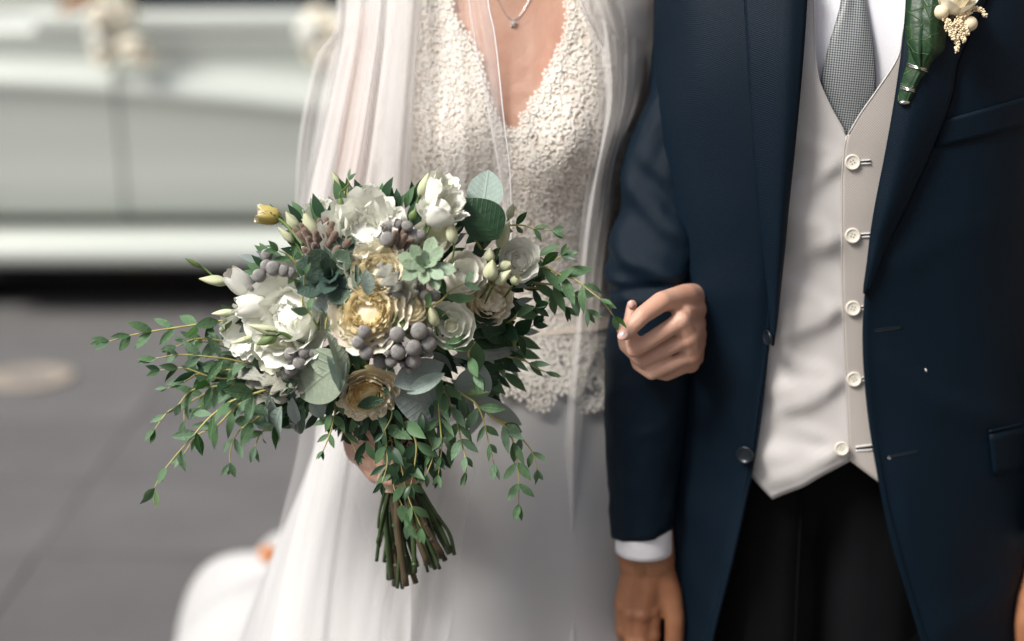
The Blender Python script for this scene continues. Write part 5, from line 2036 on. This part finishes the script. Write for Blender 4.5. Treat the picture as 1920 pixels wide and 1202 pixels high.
# peonies and other white flowers at the back
PE = [(7, 1.0, .10, .16, .62, .07, 'white_petal', -.6), (6, .86, .28, .10, .66, .07, 'white_petal', -.6), (6, .68, .42, .06, .7, .07, 'white_petal', -.6), (5, .48, .46, .02, .75, .06, 'white_petal', -.5)]
flower('peony', 540, 590, 70, ax(-.50, .30), [(6, 1.0, .12, .22, .78, .05, 'white_petal', -.6), (5, .84, .26, .10, .8, .05, 'white_petal', -.6), (5, .6, .36, .03, .8, .05, 'white_petal', -.6)], .004, 1.0, heart_swirl(12, .1, .4, .1, .3), 'white_petal', 'large open white peony on the left behind the thin leaves', seed=4)
flower('peony', 682, 438, 64, ax(.1, .62), PE, .004, 1.0, heart_swirl(16, .1, .5, .2, .4), 'white_petal', 'large soft white peony at the top behind the succulents')
flower('peony', 690, 382, 30, ax(.1, .8), PE, .025, 1.0, heart_swirl(16, .1, .5, .2, .4), 'white_heart', 'small pale green white bloom at the very top')
flower('peony', 458, 622, 40, ax(-.55, -.05), PE[:3], .004, 1.0, None, 'white_petal', 'white bloom at the lower left rim above the silver leaves')
flower('lisianthus', 520, 662, 42, ax(-.35, -.35), [(5, .98, .22, .14, .85, .05, 'white_petal', -.85), (5, .8, .4, .05, .95, .04, 'white_heart', -.85), (4, .55, .46, .0, 1.0, .03, 'white_heart', -.8)], -.004, 1.0, None, 'white_heart', 'cream and green lisianthus low on the left above the sage leaf')
flower('lisianthus', 598, 402, 26, ax(-.1, .9), PE[:3], .04, 1.0, None, 'white_heart', 'pale bloom behind the brown stalks')
flower('lisianthus', 812, 448, 34, ax(.1, .9), [(5, .9, .4, .05, .95, .04, 'pink_white', -.85), (4, .7, .6, .0, 1.0, .03, 'white_heart', -.85)], .016, 1.0, None, 'white_heart', 'pale bloom behind the mint succulent')
for (px, py, rp, axs, d) in ((448, 528, 34, ax(-.75, .75, -.35), -.006), (470, 574, 34, ax(-1.0, .02, -.35), -.008)):
    o = flower('lisianthus', px, py, rp, axs, [(4, .66, .72, -.20, 1.15, .02, 'white_petal', -.85), (3, .6, .74, -.24, 1.2, .02, 'pink_white', -.85)], d, 1.0, None, 'white_petal', None, seed=px)
    sepals(o, 4, .5, .2, -.8, px)


# ---- buds
def bud(px, py, lpx, wpx, direction, mat='bud_white', d=-.012, stem_to=None, open_=0.0):
    """a spindle bud with spiral seams, green sepals and its stem"""
    p = bq(px, py, d)
    L, W = metre(lpx), metre(wpx)
    z = Vector((direction[0], BR.uniform(-.25, .1), direction[1])).normalized()
    mb = MB()
    sp = BR.uniform(2.2, 3.4)
    def fn(u, v):
        th = 2 * math.pi * v
        r = (math.sin(math.pi * (u ** .82 * .93 + .05)) ** .9) * (1 - .25 * u) + open_ * u * u
        r *= 1 + .10 * math.cos(3 * th + sp * u * 2) + .03 * math.cos(7 * th)
        return (W * .5 * r * math.cos(th), W * .5 * r * math.sin(th), L * (u - .5))
    mb.grid(12, 18, fn, wrap=True)
    o = link('bud', mb.mesh('bud', M[mat]), bouquet, frame(p, z))
    for k in range(4):
        m_ = Matrix.Rotation(1.57 * k + BR.uniform(-.2, .2), 4, 'Z') @ Matrix.Translation((W * .20, 0, -L * .5)) @ Matrix.Rotation(math.radians(-90 + BR.uniform(8, 26)), 4, 'Y') @ Matrix.Scale(L * BR.uniform(.38, .58), 4)
        link('sepal', leaf_mesh('calyx', .26, .8, -.25, .3, name='sepal'), o, m_)
    if stem_to:
        q = p - z * L * .48
        e = bq(stem_to[0], stem_to[1], .012)
        mid = (q + e) / 2 - z * L * .2 + Vector((0, 0, -.002))
        s_ = MB(); s_.tube(curve([q, q - z * L * .25, mid, e], 14), .0012, 6)
        s_.build('bud_stem', M['calyx'], bouquet)
    return o


bud(633, 341, 44, 19, (-.45, 1), stem_to=(652, 400), d=.01)
bud(639, 388, 34, 13, (.05, -1), d=.0, mat='calyx', stem_to=(655, 345))
bud(795, 346, 48, 19, (.4, 1), stem_to=(765, 430))
bud(775, 402, 24, 15, (.5, 1), stem_to=(762, 430), mat='calyx')
bud(847, 434, 46, 23, (-.12, 1), stem_to=(838, 510), d=-.02)
bud(945, 440, 56, 27, (.35, 1), stem_to=(912, 520), d=-.02)
bud(958, 396, 32, 17, (.3, 1), stem_to=(940, 450), d=-.018)
bud(918, 477, 26, 22, (.1, 1), stem_to=(900, 540), d=-.02)
bud(921, 506, 40, 30, (.15, 1), stem_to=(895, 560), d=-.024)
bud(944, 520, 40, 20, (.75, .75), stem_to=(905, 575), d=-.03)
bud(966, 526, 18, 17, (.4, .8), stem_to=(925, 580), d=-.028, open_=.8)
bud(947, 498, 24, 20, (.8, .3), stem_to=(920, 530), d=-.024, open_=.3)
bud(401, 526, 56, 22, (-1, .18), stem_to=(485, 560), d=-.02)
bud(362, 492, 34, 11, (-1, .62), stem_to=(420, 530), mat='calyx')
bud(420, 587, 46, 17, (-1, -.05), stem_to=(480, 600), d=-.022)
bud(424, 612, 32, 13, (-.7, -.9), stem_to=(460, 590), d=-.02, mat='calyx')
bud(494, 616, 56, 19, (-1, .25), stem_to=(575, 645), d=-.030)
bud(456, 638, 42, 14, (-1, -.25), stem_to=(560, 640), d=-.030)
bud(500, 638, 40, 22, (-.9, -.35), stem_to=(560, 640), d=-.028, mat='calyx')
bud(742, 602, 34, 19, (-.15, 1), stem_to=(748, 640), d=-.022, mat='calyx')
bud(755, 608, 24, 22, (.05, 1), stem_to=(756, 640), d=-.024, mat='calyx')
bud(812, 592, 42, 22, (-.2, 1), stem_to=(822, 640), d=-.022, mat='bud_white')
bud(548, 416, 46, 24, (-.55, 1), stem_to=(575, 470), d=.004)
bud(582, 424, 54, 30, (-.35, 1), stem_to=(600, 480), d=.0, open_=.15)
bud(536, 440, 40, 16, (-.8, .8), stem_to=(570, 480), d=.0)
bud(964, 640, 30, 12, (.1, -1), stem_to=(955, 600), mat='calyx', d=-.01)
bud(770, 470, 26, 14, (.3, 1), d=.0, mat='calyx')
# the little yellow rose poking out at the left
o = flower('small_rose', 504, 403, 25, ax(-1, .15, -.15), [(4, .66, .72, -.05, 1.0, .05, 'bud_yellow', -.8), (4, .52, .85, .06, 1.0, .06, 'rose_mid', -.8), (3, .35, .8, .02, 1.1, .05, 'rose_heart', -.7)], -.01, 1.0, None, 'bud_yellow', 'small half open yellow rose poking out at the left')
sepals(o, 5, .95, .22, -.75, 4)
stemline([(520, 408), (540, 425), (568, 460)], .0018)


# ---- grey felt berries
def berry_mesh():
    mb = MB()
    mb.ball((0, 0, 0), 1.0, nu=18, nv=12)
    return mb.mesh('berry', M['berry'])


def berries(items, d=-.02, root=None, label=None):
    cx = sum(i[0] for i in items) / len(items)
    cy = sum(i[1] for i in items) / len(items)
    root = root or (cx, cy + 14)
    rp = bq(root[0], root[1], d + .05)
    mb = MB()
    ps = []
    for (px, py, r, *e) in items:
        p = bq(px, py, d + (e[0] if e else BR.uniform(-.006, .006)))
        ps.append((p, metre(r) * .88))
        mb.tube(curve([rp, rp.lerp(p, .6) + Vector((0, .006, 0)), p], 8), [.0018] * 6 + [.0024, .003], 6)
    c = mb.build('berry_cluster', M['stalk'], bouquet)
    if label:
        c['label'] = label
    me = cached('berry', berry_mesh)
    for p, r in ps:
        m_ = Matrix.Translation(p) @ Matrix.Rotation(BR.uniform(0, 3), 4, 'X') @ Matrix.Rotation(BR.uniform(0, 6), 4, 'Z') @ Matrix.Diagonal((r, r * BR.uniform(.94, 1.04), r, 1))
        link('berry', me, c, m_)
    return c


berries([(500, 499, 14), (513, 503, 16, -.006), (486, 517, 15, -.008), (500, 478, 13, .008), (532, 508, 13, .0), (545, 512, 12, .006), (470, 540, 10, .01)], -.004)
berries([(745, 627, 16, -.010), (786, 621, 18, -.004), (775, 652, 17, -.014), (747, 660, 16, -.010), (775, 676, 16, -.008), (803, 645, 17, -.004), (717, 650, 12, .0), (734, 677, 13, -.006), (712, 678, 14, .004), (731, 645, 12, .0), (726, 633, 9, .004), (804, 622, 9, .0), (765, 692, 9, .002), (806, 664, 7, -.004), (727, 661, 7, -.01), (755, 684, 6, -.006), (768, 695, 6, -.006)], -.032, (760, 680))
berries([(683, 622, 14, -.008), (672, 642, 14, -.010), (687, 661, 15, -.008), (700, 645, 11, .008)], -.034, (700, 670))
berries([(545, 664, 14, -.004), (570, 660, 13, .0), (562, 680, 15, -.006), (546, 692, 14, -.004), (538, 700, 12, .0), (585, 662, 10, .004)], -.018, (585, 700))
berries([(788, 538, 13, .0), (795, 553, 14, -.004), (815, 555, 12, .0), (776, 545, 11, .006)], -.004, (800, 580))


def stalk_cluster(items, root, label):
    """brown felt stalks with button tops"""
    rp = bq(root[0], root[1], .03)
    mb = MB()
    tops = []
    for (px, py, r, cap) in items:
        p = bq(px, py, BR.uniform(-.020, .004))
        mid = rp.lerp(p, .55) + Vector((BR.uniform(-.003, .003), -.004, 0))
        mb.tube(curve([rp, mid, p], 9), [.0022, .0026, .003, .0034, .0036, .0038, .004, .0042, metre(r) * .8], 8)
        tops.append((p, metre(r), (p - mid).normalized(), cap))
    c = mb.build('stalk_cluster', M['stalk'], bouquet)
    c['label'] = label
    me = cached('berry', berry_mesh)
    me2 = cached('stalk_tip', lambda: (lambda b: (b.ball((0, 0, 0), 1.0, nu=12, nv=8), b.mesh('stalk_tip', M['stalk']))[1])(MB()))
    for p, r, d, cap in tops:
        if cap:
            link('berry', me, c, frame(p, d) @ Matrix.Diagonal((r, r, r * .8, 1)))
        else:
            link('stalk_tip', me2, c, frame(p, d) @ Matrix.Diagonal((r * .8, r * .8, r * 1.4, 1)))


stalk_cluster([(728, 424, 12, 1), (745, 420, 11, 1), (726, 448, 14, 1), (778, 444, 16, 1), (764, 424, 11, 1), (757, 446, 8, 0), (741, 440, 8, 0), (720, 435, 10, 1), (768, 455, 9, 0), (790, 440, 11, 1)], (748, 480), 'brown stalks with grey button tops at the upper middle')
stalk_cluster([(556, 434, 7, 0), (575, 432, 7, 0), (593, 440, 8, 0), (605, 447, 8, 0), (622, 424, 8, 0), (627, 442, 9, 0), (600, 418, 7, 0), (612, 415, 6, 0), (580, 450, 7, 0), (640, 455, 8, 0), (574, 470, 7, 0), (616, 460, 9, 0), (655, 452, 6, 0), (567, 425, 6, 0), (632, 468, 9, 0), (590, 462, 8, 0)], (610, 492), 'brown felt stalks without tops at the upper left')


# ---- succulents
def succulent(px, py, rpx, axis, mat, tiers, d, label, wid=.55):
    p = bq(px, py, d)
    R_ = metre(rpx)
    mm = frame(p, axis) @ Matrix.Scale(R_, 4)
    hb = MB(); hb.ball((0, 0, -.2), (.2, .2, .25))
    o = link('succulent', hb.mesh('succulent', M[mat]), bouquet, mm)
    o['label'] = label
    ang = .4
    for (n, L, el) in tiers:
        for k in range(n):
            ang += 2.39996
            me = cached(('succ', mat, wid), lambda: thick_leaf(mat, wid))
            m_ = Matrix.Rotation(ang, 4, 'Z') @ Matrix.Rotation(-math.radians(el + BR.uniform(-6, 6)), 4, 'Y') @ Matrix.Translation((.06, 0, 0)) @ Matrix.Scale(L * BR.uniform(.92, 1.06), 4)
            link('fleshy_leaf', me, o, m_)
    return o


def thick_leaf(mat, wid):
    mb = MB()
    def fn(u, v):
        th = 2 * math.pi * v
        w = wid * .5 * (.35 + .65 * math.sin(math.pi * min(1, u * .62 + .06))) * math.sqrt(max(0.0, 1 - max(0, (u - .72) / .28) ** 2)) if u < 1 else 0
        tip = .0
        c, s = math.cos(th), math.sin(th)
        z = (.045 * s * (1 - u ** 4) - .10 * (1 - abs(c)) * 0 + .22 * w * c * c) + .10 * u * u
        return (u + (.06 if u == 1 else 0), w * c, z)
    mb.grid(10, 14, fn, wrap=True)
    return mb.mesh('fleshy_leaf', M[mat])


succulent(798, 500, 50, ax(.05, .55), 'succulent', [(5, .98, 8), (5, .86, 22), (4, .62, 42), (3, .38, 62)], -.03, 'pale mint succulent rosette at the upper middle', .52)
succulent(622, 518, 64, ax(-.12, .45), 'succulent_dark', [(5, 1.0, 14), (4, .86, 36), (3, .66, 55), (3, .40, 72)], -.004, 'dark blue green succulent on the left', .72)


# ---- dusty miller: felted lobed leaves
def silver_leaf(a, b, wpx, d, curlz=.2):
    pa, pb = bq(a[0], a[1], d), bq(b[0], b[1], d)
    L = (pb - pa).length
    w0 = metre(wpx) / L
    mb = MB()
    n = 26
    seed = BR.uniform(0, 9)
    for k in range(n):
        u = k / (n - 1)
        lobe = .25 + .75 * abs(math.sin(u * math.pi * 3.2 + .5)) ** .9
        w = w0 * .5 * lobe * (math.sin(math.pi * min(1, .12 + u * .86)) ** .5)
        for s in (-1, -.5, 0, .5, 1):
            zz = .06 * math.sin(u * 15 + s * 2.6 + seed) * abs(s) + curlz * abs(s) ** 2 * w + .05 * math.sin(u * 4)
            mb.v.append(Vector((u + .10 * abs(s) * (lobe - .5), s * w, zz * .8)))
    for k in range(n - 1):
        for j in range(4):
            q = k * 5 + j
            mb.f.append((q, q + 1, q + 6, q + 5))
    me = mb.mesh('silver_leaf', M['leaf_silver'])
    m, me, nm, par = place_leaf(pa, pb - pa, VIEW + Vector((BR.uniform(-.3, .3), 0, .2)), L, me, bouquet, 'silver_leaf')
    o = link('silver_leaf', me, bouquet, m)
    s = o.modifiers.new('thickness', 'SOLIDIFY'); s.thickness = .02
    return o


for (a, b, w_, d) in (((748, 545), (712, 495), 44, -.03), ((760, 575), (775, 510), 36, -.016), ((520, 722), (424, 690), 34, -.018), ((545, 735), (495, 700), 44, -.02), ((560, 720), (500, 730), 34, -.016),
                      ((540, 742), (472, 752), 36, -.01), ((575, 735), (530, 690), 36, -.012), ((530, 715), (455, 720), 30, -.006), ((745, 560), (735, 520), 30, -.022)):
    silver_leaf(a, b, w_, d)

# ---- the stems below the hand and the ribbon
sr = random.Random(4)
for k in range(34):
    t_ = (k + .5) / 34
    a = sr.uniform(0, 2 * math.pi)
    rr = math.sqrt(sr.random()) * .021
    neckp = at(752, 878, 1.853) + Vector((math.cos(a) * rr, math.sin(a) * rr * .8, 0))
    tx = lerp(712, 850, t_) + sr.uniform(-16, 16)
    ty = interp([(700, 1040), (745, 1105), (785, 1092), (820, 1070), (860, 1030)], tx) + sr.uniform(-38, 4)
    tip = at(tx, ty, 1.845 + math.sin(a) * .03)
    top = at(720 + math.cos(a) * 60, 720, 1.86 + math.sin(a) * .02)
    mb = MB()
    r = sr.uniform(.0017, .0042)
    c = curve([top, neckp, neckp.lerp(tip, .5) + Vector((sr.uniform(-.003, .003), sr.uniform(-.003, .003), 0)), tip], 18)
    mb.tube(c, [r * (1 + .15 * nz(i * .7, k)) for i in range(18)], 8)
    for q in range(sr.randrange(0, 3)):      # knots and trimmed side shoots
        i = sr.randrange(11, 17)
        mb.ball(c[i], (r * 1.35, r * 1.35, r * 1.1), nu=8, nv=5)
    mb.build('stem', M['stem'] if sr.random() < .62 else M['stem_brown'], bouquet)
for (pts, r) in (([(780, 900), (815, 960), (842, 1000), (852, 1040)], .0024), ([(735, 900), (715, 980), (706, 1052)], .0022), ([(728, 890), (712, 960), (709, 990)], .0016), ([(790, 930), (820, 980), (830, 1010)], .0018)):
    stemline(pts, r, 'stem', 'stem', 1.84)
rb = MB()
def wrap_fn(u, v):
    th = 2 * math.pi * v
    p = at(753, lerp(852, 912, u), 1.853)
    r = .0235 + .0012 * math.sin(u * 19) + .0006 * math.sin(th * 5 + u * 9)
    return (p.x + r * math.cos(th), p.y + r * .92 * math.sin(th), p.z + .003 * math.cos(th))
rb.grid(18, 32, wrap_fn, wrap=True)
rb.build('ribbon_wrap', M['ribbon'], bouquet, solid=.001)

for nm, (mb, mat) in FILLER.items():
    tag(mb.build('foliage', mat, bouquet), kind='stuff')

# ================================================================== THE BUTTONHOLE FLOWER
bl = on_torso(1720, 90, JO); bl.y -= .02
bout = thing('boutonniere', bl, 'buttonhole flower with a rolled glossy green leaf, cream rose and astilbe pinned on the lapel', 'boutonniere')
AXB = [(1690, 188), (1700, 150), (1712, 118), (1722, 85), (1730, 50), (1740, 5), (1748, -40)]


def bpt(px, py, lift):
    p = on_torso(px, py, JO)
    p.y -= lift
    return p


mb = MB()
WL = [(-50, 1700), (0, 1696), (60, 1693), (100, 1697), (120, 1695), (150, 1686), (190, 1677)]
WR = [(-50, 1800), (0, 1784), (45, 1772), (88, 1766), (110, 1746), (128, 1736), (150, 1721), (170, 1711), (193, 1700)]
def wrap2(u, v):
    py = lerp(-50, 191, u)
    px = lerp(interp(WL, py), interp(WR, py), v)
    s = math.sin(math.pi * v)
    w = (interp(WR, py) - interp(WL, py)) * .0003
    p = bpt(px, py + 6 * (v - .5), .014 + w * .9 * s + .0012 * nz(px * .08, py * .05) + .0018 * math.exp(-((v - .42 - py * .001) / .05) ** 2))
    return p
mb.grid(46, 26, wrap2)
leafw = mb.build('wrapping_leaf', None, bout, solid=.0008)
t = NT("glossy_ivy_surface")
co = t.coord('Object')
vo = t.n('ShaderNodeTexVoronoi'); vo.feature = 'DISTANCE_TO_EDGE'; vo.inputs['Scale'].default_value = 46
t.l(t.coord('Object', (1, .3, 1.6), (0, .6, 0)), vo.inputs['Vector'])
vein = t.math('SUBTRACT', 1.0, t.math('MULTIPLY', vo.outputs['Distance'], 28.0), True)
c = t.mix(t.noise(co, 60, 4), (0.007, 0.030, 0.011), (0.018, 0.058, 0.020))
c = t.mix(t.math('MULTIPLY', vein, .45), c, (0.12, 0.19, 0.06))
t.bump(t.math('ADD', vein, t.noise(co, 140, 4)), .5, .0015)
t.set(Base_Color=c, Roughness=.42, Specular_IOR_Level=.4)
leafw.data.materials.clear(); leafw.data.materials.append(t.m)
mb = MB()
def flap(u, v):
    py = lerp(-20, 128, u)
    px = lerp(interp([(-20, 1696), (70, 1694), (128, 1712)], py), interp([(-20, 1772), (60, 1740), (100, 1722), (128, 1716)], py), v)
    return bpt(px, py, .022 + .010 * math.sin(math.pi * min(1, v * 1.1)) + .001 * nz(px * .1, py * .1, 3))
mb.grid(24, 12, flap)
mb.build('folded_leaf', t.m, bout, solid=.0008)
for (y0, y1) in ((117, 130), (159, 168)):
    for k in range(3):
        m_ = MB()
        xl, xr = interp(WL, y0) - 1, interp(WR, y1) + 1
        pts = []
        for i in range(16):
            v = i / 15
            w = (xr - xl) * .0003
            pts.append(bpt(lerp(xl, xr, v), lerp(y0, y1, v) + k * 2.6 - 2 + math.sin(v * 5 + k) * 1.2, .0152 + w * .95 * math.sin(math.pi * v) + .0008))
        m_.tube(pts, .0006, 5)
        m_.build('binding_wire', M['wire'], bout)
e = bpt(1689, 188, .019)
m_ = MB(); m_.ball(e, (.0062, .004, .0028), nu=14, nv=8); m_.build('stem_end', M['wire'], bout)
flower('cream_rose', 0, 0, .022, ax(.2, .95, -.55), [(5, .9, .35, .08, .9, .04, 'rose_outer', -.8), (4, .7, .55, .0, .95, .03, 'rose_mid', -.8), (3, .5, .6, .0, 1.0, .03, 'rose_outer', -.7)], 0, 1.0, heart_swirl(10, .1, .4, .3, .5, quarters=False), 'rose_mid', None, seed=2, parent=bout, loc=bpt(1776, -8, .034))
for (px, py, r) in ((1750, 19, 14.5), (1802, 40, 15), (1786, 22, 8)):
    m_ = MB(); m_.ball((0, 0, 0), 1, nu=20, nv=14)
    rr = metre(r)
    link('button_flower', m_.mesh('button_flower', M['berry'] if False else M['astilbe']), bout, Matrix.Translation(bpt(px, py, .036)) @ Matrix.Diagonal((rr, rr, rr * .95, 1)))
# astilbe plumes: tiny grains along two branching sprays
ar = random.Random(9)
for pts in ([(1772, 50), (1784, 30), (1800, 16), (1818, 12), (1829, 24)], [(1760, 40), (1772, 58), (1778, 76), (1776, 90)], [(1768, 42), (1784, 56), (1790, 72)], [(1758, 36), (1764, 50), (1770, 66)], [(1780, 40), (1790, 46), (1797, 58)]):
    w = [bpt(p[0], p[1], .040) for p in pts]
    c = curve(w, 30)
    m_ = MB(); m_.tube(c, .0005, 5)
    st = m_.build('astilbe_spray', M['astilbe'], bout)
    m_ = MB()
    for i, p in enumerate(c):
        for q in range(5):
            s = lerp(.0042, .0018, i / 29)
            m_.ball(p + Vector((ar.uniform(-s, s), ar.uniform(-s, s * .4), ar.uniform(-s, s))), ar.uniform(.0008, .0015), nu=6, nv=4)
    tag(m_.build('floret', M['astilbe'], st), kind='stuff')
for (px, py) in ((1790, 8), (1772, 20), (1742, -6), (1732, 6)):
    m_ = MB(); m_.tube([bpt(px, py + 12, .030), bpt(px + 2, py - 10, .036)], [.0016, .0028], 8); m_.build('stalk', M['stalk'], bout)
# outer edge leaf behind the flowers
mb = MB()
def back_leaf(u, v):
    py = lerp(-60, 112, u)
    px = lerp(interp([(-60, 1740), (112, 1738)], py), interp([(-60, 1835), (0, 1812), (60, 1782), (112, 1746)], py), v)
    return bpt(px, py, .012 + .006 * math.sin(math.pi * v))
mb.grid(20, 10, back_leaf)
mb.build('backing_leaf', t.m, bout, solid=.0008)
